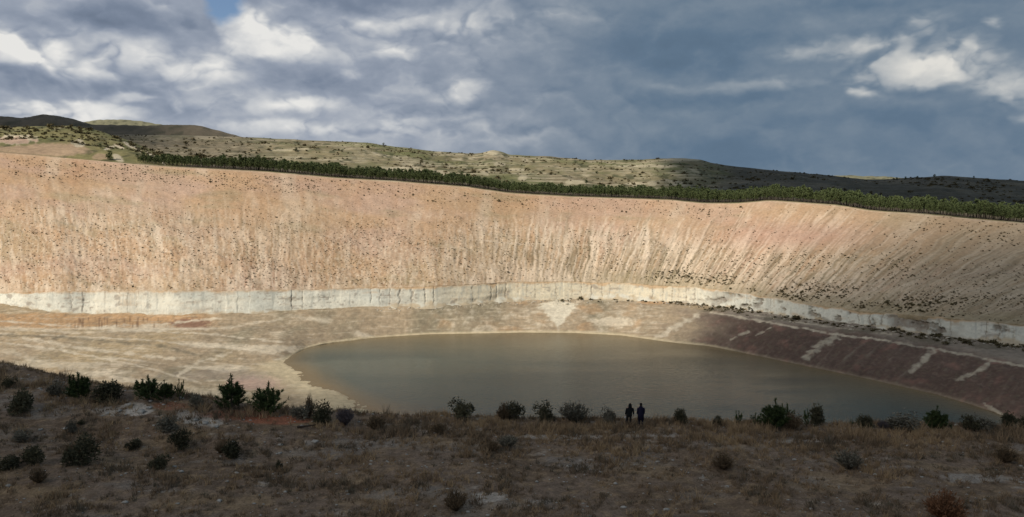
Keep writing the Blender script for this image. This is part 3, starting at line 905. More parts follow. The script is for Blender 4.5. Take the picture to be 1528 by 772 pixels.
def build_hills():
    pxs = np.arange(-700, 2300, 2.2)
    u = np.concatenate([np.linspace(0, .35, 30), np.linspace(.355, 1.0, 150), np.linspace(1.02, 2, 12)])
    PX = np.repeat(pxs[None, :], len(u), 0); U = np.repeat(u[:, None], len(pxs), 1)
    X, Y, Z, fr = hill_point(PX, U)
    PPX, PPY = to_px(X, Y, Z)
    tan = col(.25, .205, .115); olive = col(.155, .16, .065); pale = col(.43, .365, .24); brown = col(.205, .155, .095); dk = col(.06, .065, .03)
    C = np.broadcast_to(tan, X.shape + (3,)).copy()
    C = mix3(C, olive, sstep(-.2, .3, fbm(X * .005, Y * .003, 4, 181)) * .9)
    C = mix3(C, brown, sstep(.0, .4, fbm(X * .006, Y * .004, 4, 183)) * .6)
    C = mix3(C, dk * 2.2, sstep(.02, .3, fbm(X * .05, Y * .03, 4, 196, .6)) * .45); C = mix3(C, pale, sstep(.15, .4, -fbm(X * .05, Y * .03, 4, 196, .6)) * .4)
    ter = sstep(.62, .75, fr) * (1 - sstep(.88, .99, fr))
    C = mix3(C, pale, ter * .9 * sstep(-.15, .3, fbm(X * .012, Y * .006, 3, 185)))
    C = mix3(C, pale * 1.1, sstep(.27, .42, fbm(X * .016, Y * .008, 4, 187)) * .8)
    C = mix3(C, dk, sstep(.22, .36, fbm(X * .035, Y * .018, 3, 189)) * .75)
    C = mix3(C, dk * 1.6, sstep(.20, .45, fbm(X * .012, Y * .02, 3, 191)) * .5)

    def patch(cx, cy, rx, ry, c, k=1.0, wob=.5):
        nonlocal C
        d = np.sqrt(((PPX - cx) / rx) ** 2 + ((PPY - cy) / ry) ** 2) + wob * fbm(PPX * .08, PPY * .2, 3, 193)
        C = mix3(C, c, (1 - sstep(.7, 1.1, d)) * k)
    for a_ in ((600, 254, 40, 7), (655, 258, 18, 4), (745, 245, 10, 3), (780, 266, 8, 4), (770, 253, 20, 2.5), (855, 272, 18, 4),
               (950, 275, 16, 3), (972, 274, 8, 4), (1080, 280, 26, 4), (1010, 273, 10, 3), (960, 248, 50, 2), (1020, 238, 30, 3),
               (735, 228, 14, 4), (310, 205, 20, 4), (420, 225, 25, 2)):
        patch(*a_, pale * 1.12, .9)
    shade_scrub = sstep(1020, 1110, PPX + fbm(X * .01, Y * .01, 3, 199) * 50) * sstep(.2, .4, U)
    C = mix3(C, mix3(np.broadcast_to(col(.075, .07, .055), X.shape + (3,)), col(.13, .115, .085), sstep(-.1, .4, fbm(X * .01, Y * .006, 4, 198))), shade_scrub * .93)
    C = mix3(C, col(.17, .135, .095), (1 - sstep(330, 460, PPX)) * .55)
    # the forest floor along the rim is dark needle litter
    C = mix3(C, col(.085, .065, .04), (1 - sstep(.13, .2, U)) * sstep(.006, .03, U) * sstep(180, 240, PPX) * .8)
    C = np.clip(C, .02, .8)
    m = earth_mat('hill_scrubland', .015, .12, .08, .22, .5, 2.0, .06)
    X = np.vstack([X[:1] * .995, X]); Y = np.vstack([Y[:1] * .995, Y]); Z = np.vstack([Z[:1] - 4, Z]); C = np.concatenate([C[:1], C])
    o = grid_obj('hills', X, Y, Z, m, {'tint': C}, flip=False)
    structure(o, 'rolling terraced scrub hills behind the quarry')


build_hills()

NEAR_HILL = [(-1000, 186), (-300, 186), (-60, 193), (0, 191), (60, 188.5), (100, 187.5), (140, 193), (170, 203), (200, 213), (240, 229), (280, 243), (340, 262)]


def near_hill_point(px, u):
    px = np.asarray(px, float); u = np.asarray(u, float)
    ry = curve(RIM, px, 10); rd = curve(RIM_D, px, 60)
    sy = np.minimum(curve(NEAR_HILL, px, 8) + fbm(px * .05, px * 0, 2, 195) * 1.2, ry + 14)
    a_ = at_depth(px, ry + 1.5, rd - 1.5); b_ = at_depth(px, sy, rd + 190)
    c_ = (b_[0] * 1.3, b_[1] * 1.3, b_[2] - 60)
    s = np.clip(u, 0, 1); e = np.clip(u - 1, 0, 1)
    X = a_[0] + (b_[0] - a_[0]) * s + (c_[0] - b_[0]) * e
    Y = a_[1] + (b_[1] - a_[1]) * s + (c_[1] - b_[1]) * e
    Z = a_[2] + (b_[2] - a_[2]) * (s ** .8) + (c_[2] - b_[2]) * e
    body = np.sin(np.pi * s) * (u <= 1)
    Z = Z + body * (fbm(X * .02, Y * .02, 4, 197) * 5)
    return X, Y, Z


def build_near_hill():
    pxs = np.arange(-700, 330, 1.6); u = np.concatenate([np.linspace(0, 1, 70), np.linspace(1.05, 2, 8)])
    PX = np.repeat(pxs[None, :], len(u), 0); U = np.repeat(u[:, None], len(pxs), 1)
    X, Y, Z = near_hill_point(PX, U)
    PPX, PPY = to_px(X, Y, Z)
    olive = col(.225, .195, .085); green = col(.15, .145, .06); pale = col(.56, .47, .33); sand = col(.41, .285, .18); dk = col(.06, .06, .03)
    red = col(.30, .13, .10)
    C = np.broadcast_to(olive, X.shape + (3,)).copy()
    C = mix3(C, green, sstep(-.1, .3, fbm(X * .03, Y * .015, 4, 201)) * .8)
    C = mix3(C, dk, sstep(.15, .35, fbm(X * .06, Y * .03, 3, 203)) * .7)
    C = mix3(C, pale, sstep(.24, .4, fbm(X * .05, Y * .03, 3, 205)) * .6 * sstep(.55, .8, U))

    def patch(cx, cy, rx, ry, c, k=1.0, wob=.3, rot=0.0):
        nonlocal C
        dx, dy = PPX - cx, PPY - cy
        ca, sa = math.cos(rot), math.sin(rot)
        d = np.sqrt(((dx * ca + dy * sa) / rx) ** 2 + ((-dx * sa + dy * ca) / ry) ** 2) + wob * fbm(PPX * .1, PPY * .2, 3, 207)
        C = mix3(C, c, (1 - sstep(.75, 1.08, d)) * k)
    patch(75, 224, 60, 11, sand, .95)
    patch(20, 226, 60, 8, sand * .9, .9)
    patch(25, 209, 32, 7, pale * 1.1, .9, .7); patch(25, 210, 30, 5, red, .5, 1.0)
    patch(-60, 212, 60, 12, sand * .8, .8)
    patch(118, 214, 10, 6, pale, .8, .6)
    patch(150, 234, 14, 5, sand, .8); patch(176, 236, 10, 5, pale, .8, .3, .6)
    for cx, cy, r_ in ((178, 219, .45), (192, 217, .6), (205, 223, .6), (225, 231, .55), (163, 221, -.3), (242, 241, .9)):
        patch(cx, cy, 9, 2.3, pale * 1.15, .95, .2, r_)
    C = np.clip(C, .02, .8)
    m = earth_mat('green_hill_scrub', .05, .15, .25, .25, .6, 1.2, .2)
    o = grid_obj('near_hill', X, Y, Z, m, {'tint': C}, flip=False)
    structure(o, 'green scrubby knoll above the left end of the slope')


build_near_hill()


def ridge(name, sky, D, base_drop, c1, c2, pxr, label, seed):
    pxs = np.arange(pxr[0], pxr[1], 2.5)
    sy = curve(sky, pxs, 4) + fbm(pxs * .05, pxs * 0, 5, seed, .65) * 2.0
    u = np.linspace(0, 1, 26)
    x1, y1, z1 = at_depth(pxs, sy, np.full_like(pxs, D))
    U = u[:, None]
    z0 = np.full_like(z1, -60.0)
    Y = (D - (1 - U) * D * .35) * np.ones_like(pxs)
    X = (x1 / D) * Y
    Z = z0 + (z1 - z0) * sstep(0, 1.0, U) ** .8
    Z = Z + np.sin(np.pi * U) * fbm(X * .003, Y * .003, 4, seed + 3) * 22
    back = [(X[-1:] * 1.3), (Y[-1:] * 1.3), Z[-1:] - base_drop]
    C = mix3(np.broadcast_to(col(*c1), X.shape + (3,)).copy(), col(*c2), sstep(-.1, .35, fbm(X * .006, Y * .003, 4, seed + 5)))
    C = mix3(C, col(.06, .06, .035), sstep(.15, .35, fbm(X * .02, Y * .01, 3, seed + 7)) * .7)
    X = np.vstack([X, back[0]]); Y = np.vstack([Y, back[1]]); Z = np.vstack([Z, back[2]]); C = np.concatenate([C, C[-1:]])
    m = earth_mat(name + '_scrub', .01, .12, .05, .2, .4, 3.0, .04)
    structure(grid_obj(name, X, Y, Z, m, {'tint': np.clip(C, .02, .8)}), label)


ridge('dark_ridge', [(-1000, 182), (-200, 178), (0, 175.5), (30, 177.5), (45, 176.5), (60, 172.5), (90, 174), (110, 179), (135, 187), (220, 189), (250, 187.5), (285, 187),
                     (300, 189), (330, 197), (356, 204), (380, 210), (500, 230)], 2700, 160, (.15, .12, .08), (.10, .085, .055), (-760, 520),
      'dark long ridge on the left skyline', 211)
ridge('far_ridge', [(60, 200), (120, 184), (145, 180.5), (190, 180), (215, 183), (250, 189), (300, 200), (700, 240), (800, 262), (1150, 266), (1215, 263.5), (1260, 262.5),
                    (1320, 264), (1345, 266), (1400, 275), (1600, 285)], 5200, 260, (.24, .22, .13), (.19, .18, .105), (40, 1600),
      'pale sunlit far ridge on the skyline', 231)

# ------------------------------------------------------------------ foreground hill
LIP = [(-700, 470, 74), (-300, 500, 70), (0, 545, 64), (60, 560, 62), (130, 576, 60.5), (200, 584, 59.5), (300, 596, 58), (350, 606, 57.5), (450, 614, 57), (540, 621, 57),
       (600, 624, 57), (700, 626, 57), (800, 628, 57), (940, 631, 56.5), (1100, 633, 56.5), (1300, 636, 56), (1528, 637, 56), (1800, 640, 56), (2300, 650, 56)]
_l = np.array(LIP, float)
_lx, _ly, _lz = at_depth(_l[:, 0], _l[:, 1], _l[:, 2])


def lip_at(x):
    x = np.asarray(x, float)
    yl = 0; zl = 0
    for o in np.linspace(-2.5, 2.5, 7):
        yl = yl + np.interp(x + o, _lx, _ly) / 7; zl = zl + np.interp(x + o, _lx, _lz) / 7
    return yl, zl


def fore_z(x, y):
    x = np.asarray(x, float); y = np.asarray(y, float)
    yl, zl = lip_at(x)
    s = np.clip((y - 33) / (yl - 33), 0, 1)
    zb = -0.35 + 0.9 * sstep(-5, -45, x) - .004 * np.abs(x)
    zfront = zb + (zl - zb) * (0.35 * s + 0.65 * sstep(0.05, 1.0, s))
    zfront = zfront - 0.02 * np.clip(33 - y, 0, None) * 1.0
    d = np.clip(y - yl, 0, None)
    zback = zl - 0.78 * (np.sqrt(d * d + 9.0) - 3.0)
    z = np.where(y < yl, zfront, zback)
    damp = np.where(y < yl, 1.0, np.clip(1 - d / 30, .4, 1))
    bump = fbm(x * .11, y * .11, 4, 251) * .42 + fbm(x * .6, y * .6, 3, 253) * .12
    # eroded scar on the left knoll
    scar = sstep(-36, -30, x) * (1 - sstep(-18, -12, x))
    step = -0.55 * scar * sstep(.78, .66, s + .06 * fbm(x * .3, y * .3, 2, 255)) * sstep(.45, .66, s)
    return z + bump * damp * (0.55 + .45 * sstep(58, 50, y)) + step


def fore_hit(px, py):
    """first crossing of the photo ray with the foreground; the lip if it flies over"""
    rx, rz = ray(px, py)
    D = np.arange(28, 76, .05)
    gap = CAM_Z + rz * D - fore_z(rx * D, D)
    i = np.argmax(gap <= 0) if (gap <= 0).any() else int(np.argmin(np.where(D < 62, gap, 99)))
    d = D[i]
    x = float(rx * d)
    return x, float(d), float(fore_z(x, d))


def build_foreground():
    xs = np.concatenate([np.linspace(-190, -62, 60), np.linspace(-61, 61, 560), np.linspace(62, 190, 60)])
    ys = np.concatenate([np.linspace(-80, 32, 50), np.linspace(32.2, 67, 210), np.linspace(67.6, 165, 70)])
    X, Y = np.meshgrid(xs, ys)
    Z = fore_z(X, Y)
    PX, PY = to_px(X, np.maximum(Y, 5), Z)
    soil = col(.235, .168, .117); brown = col(.20, .135, .085); straw = col(.32, .22, .125); chalk = col(.52, .45, .37)
    red = col(.40, .16, .09); greyc = col(.28, .235, .19)
    C = np.broadcast_to(soil, X.shape + (3,)).copy()
    C = mix3(C, brown, sstep(-.1, .3, fbm(X * .12, Y * .2, 4, 261)) * .8)
    C = mix3(C, straw, sstep(.0, .35, fbm(X * .18, Y * .3, 4, 263)) * .7)
    C = mix3(C, greyc, sstep(.1, .4, fbm(X * .09, Y * .25, 4, 265)) * .7)
    C = mix3(C, chalk, sstep(.22, .42, fbm(X * .22, Y * .75, 4, 267)) * sstep(-.1, .3, fbm(X * 1.6, Y * 2.2, 3, 268)) * .6)
    C = mix3(C, brown * .8, sstep(.05, .4, fbm(X * .9, Y * 1.3, 3, 270)) * .7)
    C = mix3(C, straw * 1.1, sstep(.1, .4, fbm(X * 1.2, Y * 1.6, 3, 272)) * .6)
    vis = (Y > 30) & (Y < 70)

    def patch(cx, cy, rx, ry, c, k=1.0, wob=.6, seed=269):
        nonlocal C
        d = np.sqrt(((PX - cx) / rx) ** 2 + ((PY - cy) / ry) ** 2) + wob * fbm(X * .9, Y * .9, 3, seed)
        C = mix3(C, c, (1 - sstep(.7, 1.1, d)) * k * vis)
    patch(205, 612, 24, 12, chalk * 1.25, .95, .8); patch(160, 612, 22, 8, chalk, .7, .9)
    patch(300, 628, 34, 10, chalk * 1.15, .9, .8); patch(275, 618, 20, 8, chalk, .7, .9)
    patch(410, 627, 62, 7, red, .95, .4); patch(350, 620, 60, 8, red * .85, .6, .5); patch(255, 606, 30, 7, red * .8, .7, .4)
    patch(700, 640, 60, 3, chalk, .6, .9); patch(830, 652, 75, 4, chalk, .75, .9); patch(960, 650, 80, 3, chalk, .5, .9)
    patch(730, 742, 28, 9, chalk, .75, .8); patch(1190, 658, 60, 3, chalk, .6, .9); patch(1460, 714, 60, 8, chalk * .8, .7, .9)
    patch(560, 660, 60, 8, greyc, .6, .9); patch(470, 660, 20, 4, chalk * .8, .6, .8)
    C = np.clip(C, .02, .7)
    m = earth_mat('dry_hill_soil', 1.6, .3, 7.0, .45, .9, .15, 5.0)
    o = grid_obj('foreground_hill', X, Y, Z, m, {'tint': C})
    structure(o, 'shaded dry grassy hilltop in the foreground')


build_foreground()

# ------------------------------------------------------------------ plant building blocks


def tri_cloud(centres, dirs, length, width, rng):
    """one narrow leaf triangle per centre, pointing along dirs"""
    n = len(centres)
    dirs = dirs / np.linalg.norm(dirs, axis=1, keepdims=True)
    r = rng.normal(size=(n, 3)); side = np.cross(dirs, r); side /= np.linalg.norm(side, axis=1, keepdims=True) + 1e-9
    L = np.asarray(length).reshape(-1, 1) * np.ones((n, 1)); W = np.asarray(width).reshape(-1, 1) * np.ones((n, 1))
    a = centres - side * W / 2; b = centres + side * W / 2; c = centres + dirs * L
    v = np.stack([a, b, c], 1).reshape(-1, 3)
    f = np.arange(n * 3).reshape(-1, 3)
    return v, f


def rounded_bush(rng, n=900, flat=.75, lobes=7, leaf=.11):
    """leaf faces spread through uneven lobes plus a few twigs standing out; z 0..1, radius about .55"""
    lc = rng.normal(size=(lobes, 3)) * .21; lc[:, 2] = rng.uniform(.16, .74, lobes); lc[0] = (0, 0, .45)
    lr = rng.uniform(.15, .31, lobes); lr[0] = .33
    k = rng.integers(0, lobes, n)
    d = rng.normal(size=(n, 3)); d /= np.linalg.norm(d, axis=1, keepdims=True)
    rad = rng.uniform(.4, 1.15, (n, 1)) ** .6
    c = lc[k] + d * rad * lr[k][:, None]
    if lobes > 4:           # twig tips reaching past the leaf mass
        m = n // 6
        d[:m] = d[:m] * .5 + np.array([0, 0, .7])
        c[:m] = lc[k[:m]] + d[:m] * lr[k[:m]][:, None] * rng.uniform(1.0, 1.7, (m, 1))
    c[:, 2] = np.abs(c[:, 2])
    dirs = d + rng.normal(size=(n, 3)) * .7 + np.array([0, 0, .5])
    v, f = tri_cloud(c, dirs, rng.uniform(.7, 1.5, n) * leaf * 1.3, rng.uniform(.6, 1.2, n) * leaf, rng)
    cl = np.repeat(np.clip(rng.uniform(0, 1, lobes)[k] * .6 + rng.uniform(0, .5, n), 0, 1), 3)
    return v, f, cl


def fan_bush(rng, n=260, spread=.75, leaf=.05):
    """many thin upright twigs from one base, fanning out; z 0..1"""
    V, Fc, Cl = [], [], []; off = 0
    az = rng.uniform(0, 2 * np.pi, n); tilt = rng.uniform(0, 1, n) ** .7 * spread
    ln = rng.uniform(.7, 1.02, n) * (1 - .25 * tilt)
    d = np.stack([np.cos(az) * np.sin(tilt), np.sin(az) * np.sin(tilt), np.cos(tilt)], 1)
    base = np.stack([np.cos(az) * .08, np.sin(az) * .08, np.zeros(n)], 1) * rng.uniform(0, 1, (n, 1))
    v, f = tri_cloud(base, d, ln, .03, rng)
    V.append(v); Fc.append(f); Cl.append(np.repeat(rng.uniform(0, .5, n), 3)); off += len(v)
    m = 5
    for j in range(m):
        s = rng.uniform(.35, 1.0, (n, 1))
        c = base + d * ln[:, None] * s
        v, f = tri_cloud(c, d + rng.normal(size=(n, 3)) * .5, leaf * 2.2, leaf, rng)
        V.append(v); Fc.append(f + off); off += len(v); Cl.append(np.repeat(rng.uniform(.2, 1, n), 3))
    return np.concatenate(V), np.concatenate(Fc), np.concatenate(Cl)


def pine_sapling(rng, n_shoot=34, spikes=7, needles=46, width=.42):
    """young pine: bushy skirt of upcurved shoots and a crown of upright candles; z 0..1"""
    V, Fc, Cl = [], [], []; off = 0
    def shoot(base, d, ln, rad, nd):
        nonlocal off
        s = rng.uniform(0, 1, (nd, 1))
        c = base + d * ln * s
        r = rng.normal(size=(nd, 3))
        dirs = r / np.linalg.norm(r, axis=1, keepdims=True) * .8 + d * .75
        v, f = tri_cloud(c, dirs, rad * rng.uniform(.8, 1.3, nd), .028, rng)
        V.append(v); Fc.append(f + off); off += len(v)
        Cl.append(np.repeat(np.clip(rng.uniform(.0, .5) + rng.uniform(0, .5, nd), 0, 1), 3))
    for i in range(n_shoot):
        h = rng.uniform(.06, .62); az = rng.uniform(0, 2 * np.pi)
        w = width * (1 - .75 * h) * rng.uniform(.75, 1.1)
        b = np.array([np.cos(az) * w * .35, np.sin(az) * w * .35, h * .85])
        d = np.array([np.cos(az) * .75, np.sin(az) * .75, .75]); d /= np.linalg.norm(d)
        shoot(b, d, w * .9, .09, needles)
    for i in range(n_shoot // 2):       # inner mass
        h = rng.uniform(.1, .5); az = rng.uniform(0, 2 * np.pi)
        b = np.array([np.cos(az) * .1, np.sin(az) * .1, h])
        shoot(b, np.array([np.cos(az) * .4, np.sin(az) * .4, .9]), .2, .12, needles)
    for i in range(spikes):
        az = i * 2.4 + rng.uniform(-.4, .4); r_ = 0 if i == 0 else rng.uniform(.06, .2) * width / .42
        top = 1.0 if i == 0 else rng.uniform(.72, .93)
        b = np.array([np.cos(az) * r_, np.sin(az) * r_, .45]); d = np.array([np.cos(az) * r_ * .4, np.sin(az) * r_ * .4, 1.0])
        shoot(b, d, top - .5, .075, needles * 2)
    return np.concatenate(V), np.concatenate(Fc), np.concatenate(Cl)


def stem_tube(pts, radii, sides=6):
    V, Fc = [], []
    pts = np.array(pts, float)
    for i, (p, r) in enumerate(zip(pts, radii)):
        a_ = np.linspace(0, 2 * np.pi, sides, endpoint=False)
        V.append(np.stack([p[0] + np.cos(a_) * r, p[1] + np.sin(a_) * r, np.full(sides, p[2])], 1))
    for i in range(len(pts) - 1):
        for j in range(sides):
            k = (j + 1) % sides
            Fc.append((i * sides + j, i * sides + k, (i + 1) * sides + k, (i + 1) * sides + j))
    return np.concatenate(V), np.array(Fc)


M_BARK = plain_mat('bark', (.10, .08, .062), nscale=3)
M_PINE = leaf_mat('pine_needles', (.030, .048, .018), (.095, .125, .042), .2)
M_DARK = leaf_mat('dark_shrub_leaves', (.042, .040, .024), (.11, .10, .055), .25)
M_GREY = leaf_mat('grey_shrub_leaves', (.10, .092, .066), (.215, .19, .14), .2)
M_BROWN = leaf_mat('brown_shrub_twigs', (.085, .06, .036), (.20, .14, .08), .2)
M_RUST = leaf_mat('rust_shrub_twigs', (.13, .062, .032), (.24, .125, .065), .1)
M_VIOLET = leaf_mat('violet_grey_twigs', (.07, .06, .062), (.15, .125, .125), .1)
M_FOREST = leaf_mat('forest_pine_foliage', (.045, .062, .026), (.13, .155, .06), .15)
M_SCRUB = leaf_mat('slope_scrub_leaves', (.07, .058, .028), (.17, .138, .068), .4)


def leaf_mesh(name, vfc, mat):
    me_ = bpy.data.meshes.new(name)
    fill_mesh(me_, vfc[0], vfc[1], {'clump': vfc[2]})
    me_.materials.append(mat)
    return me_


def plain_mesh(name, v, f, mat, smooth=True):
    me_ = bpy.data.meshes.new(name); fill_mesh(me_, v, f, None, smooth); me_.materials.append(mat); return me_


# ------------------------------------------------------------------ pine belt along the rim
def forest_tree(rng, n=240):
    """pole pine: bare lower trunk, uneven crown of needle clumps; height 1"""
    k = 15
    cz = rng.uniform(.36, .97, k); w = .15 * (1.05 - .75 * (cz - .36) / .62)
    az = rng.uniform(0, 2 * np.pi, k); rr = rng.uniform(.1, 1.0, k) * w
    cc = np.stack([np.cos(az) * rr, np.sin(az) * rr, cz], 1)
    i = rng.integers(0, k, n)
    d = rng.normal(size=(n, 3)); d /= np.linalg.norm(d, axis=1, keepdims=True)
    c = cc[i] + d * rng.uniform(.3, 1, (n, 1)) * np.array([.085, .085, .055])
    v, f = tri_cloud(c, d + np.array([0, 0, .5]), rng.uniform(.06, .12, n), rng.uniform(.035, .065, n), rng)
    return v, f, np.repeat(np.clip(.15 + rng.uniform(0, .55, k)[i] + rng.uniform(0, .3, n), 0, 1), 3)


def build_forest():
    rng = np.random.default_rng(21)
    var = [forest_tree(np.random.default_rng(30 + i)) for i in range(5)]
    crown_me = [leaf_mesh('crown', v, M_FOREST) for v in var]
    tv, tf = stem_tube([(0, 0, -.03), (.004, .003, .35), (-.004, .002, .7), (0, 0, .95)], [.017, .013, .009, .003], 5)
    trunk_me = plain_mesh('trunk', tv, tf, M_BARK)
    spots = []
    px = 205.0
    while px < 1650:
        D = float(np.interp(px, *np.array(RIM_D).T))
        for row in range(8):
            depth = 3 + row * rng.uniform(4.5, 6.5) + rng.uniform(-2, 2)
            p = px + rng.uniform(-3, 3)
            if row > 1 and rng.uniform() < .12: continue
            if p < 250 and row > (p - 200) / 9: continue
            u = depth / 70 * .12
            x, y, z = hills_surface(np.array([p]), np.array([u]))
            h = rng.uniform(6.6, 9.8) * (.85 if p < 330 else 1.0) * (.86 if row == 0 else 1)
            if 700 < p < 1000: h *= .9
            h *= 1 + .35 * float(perlin(np.array([p * .035]), np.array([row * .3]), 183)[0])
            if float(perlin(np.array([p * .09]), np.array([row * .6]), 185)[0]) > .6: continue
            spots.append((float(x[0]), float(y[0]), float(z[0]), h, row, p))
        px += 1.8 * 1091 / D * rng.uniform(.75, 1.25)
    front = [s for s in spots if s[4] == 0]
    front.sort(key=lambda s: -(s[3] / s[1]))
    front = [s for s in front if -10 < s[5] < 1545][:300]
    chosen = set(id(s) for s in front)
    for s in front:
        root = link(bpy.data.objects.new('pine_tree', None))
        root.location = s[:3]; root.empty_display_size = .5
        k = rng.integers(0, 5)
        root.scale = (s[3] * rng.uniform(.85, 1.2),) * 2 + (s[3],); root.rotation_euler.z = rng.uniform(0, 6.28)
        where = ('left stretch' if s[5] < 560 else
                 'middle stretch above lake head' if s[5] < 1050 else 'right stretch under shaded hill')
        tag(root, 'slim pine in front row of rim belt, ' + where, 'tree', 'front row pines of the belt along the quarry rim, ' + where)
        link(bpy.data.objects.new('trunk', trunk_me), root)
        link(bpy.data.objects.new('crown', crown_me[k]), root)
    V, Fc, Cl = [], [], []; off = 0; TV, TF = [], []; toff = 0
    for s in spots:
        if id(s) in chosen: continue
        v, f, c = var[rng.integers(0, 5)]
        a_ = rng.uniform(0, 6.28); ca, sa = math.cos(a_), math.sin(a_); w = s[3] * rng.uniform(.85, 1.25)
        V.append(np.stack([(v[:, 0] * ca - v[:, 1] * sa) * w + s[0], (v[:, 0] * sa + v[:, 1] * ca) * w + s[1], v[:, 2] * s[3] + s[2]], 1))
        Fc.append(f + off); off += len(v); Cl.append(np.clip(c * rng.uniform(.6, 1.25), 0, 1))
        TV.append(tv * s[3] + np.array(s[:3])); TF.append(tf + toff); toff += len(tv)
    wood = mesh_obj('pine_wood', np.concatenate(V), np.concatenate(Fc), M_FOREST, None, {'clump': np.concatenate(Cl)})
    tag(wood, 'dense dark green pine belt standing along the quarry rim', 'wood', kind='stuff')
    tr = mesh_obj('trunks', np.concatenate(TV), np.concatenate(TF), M_BARK, wood, None, True)
    tr['kind'] = 'stuff'
    # trees that stand alone on the knoll and hills
    singles = [  # px, py base, height px, width factor, label
        (164, 240, 13, 1.3, 'dark bushy tree beside the pale cut on the left knoll'),
        (150, 222, 7, 1.2, 'small dark tree just above the pale cut on the left knoll'),
        (214, 242, 14, .9, 'dark tree left of the start of the pine belt'),
        (227, 244, 12, .9, 'dark tree at the very left end of the pine belt'),
        (205, 236, 6, 1.5, 'low green bush by the pale track on the knoll'),
        (572, 217, 4, 1.5, 'tiny dark tree on the skyline right of the knoll'),
        (549, 221, 4, 1.6, 'small round tree under the central left skyline'),
        (442, 226, 6, 1.6, 'round dark bush on the hillside left of centre'),
        (1338, 270, 5, 1.3, 'leftmost dark tree of the row on the shaded skyline'),
        (1351, 269, 5, 1.3, 'second tree from the left on the shaded skyline'),
        (1369, 267, 4, 1.3, 'small dark tree in the middle of the shaded skyline'),
        (1394, 265, 5, 1.3, 'tallest dark tree on the crest of the shaded hill'),
        (1453, 267, 4, 1.3, 'rightmost lone tree on the shaded skyline'),
        (890, 259, 4, 1.7, 'round bush among terraces on the central hill'),
        (875, 275, 6, 1.4, 'dark bush left of a pale bare patch above the belt'),
        (1000, 279, 6, 1.2, 'dark upright tree above the belt below the terraced hill'),
        (1012, 279, 6, 1.2, 'dark tree next to the pale cut above the belt'),
    ]
    for (p, q, hp, wf, lab) in singles:
        uu = np.linspace(0.02, 1.0, 600)
        if p < 260:
            X, Y, Z = near_hill_point(np.full(600, float(p)), uu)
        else:
            X, Y, Z, _ = hill_point(np.full(600, float(p)), uu)
        _, yy = to_px(X, Y, Z)
        i = int(np.argmin(np.abs(yy - q)))
        h = hp * Y[i] / F_PX
        root = link(bpy.data.objects.new('lone_tree', None)); root.location = (X[i], Y[i], Z[i]); root.empty_display_size = .5
        root.scale = (h * 2.4 * wf / 1.3, h * 2.4 * wf / 1.3, h)
        tag(root, lab, 'tree')
        link(bpy.data.objects.new('trunk', trunk_me), root)
        cr = link(bpy.data.objects.new('crown', crown_me[rng.integers(0, 5)]), root)
        cr.scale.z = 1.25; cr.location.z = -.25


build_forest()

# ------------------------------------------------------------------ scrub on the slope, the hills and by the lake
def merge_scatter(var, items, rng):
    V, Fc, Cl = [], [], []; off = 0
    for (x, y, z, h, w) in items:
        v, f, c = var[rng.integers(0, len(var))]
        a_ = rng.uniform(0, 6.28); ca, sa = math.cos(a_), math.sin(a_)
        V.append(np.stack([(v[:, 0] * ca - v[:, 1] * sa) * w + x, (v[:, 0] * sa + v[:, 1] * ca) * w + y, v[:, 2] * h + z], 1))
        Fc.append(f + off); off += len(v); Cl.append(np.clip(c * rng.uniform(.5, 1.3), 0, 1))
    return np.concatenate(V), np.concatenate(Fc), np.concatenate(Cl)


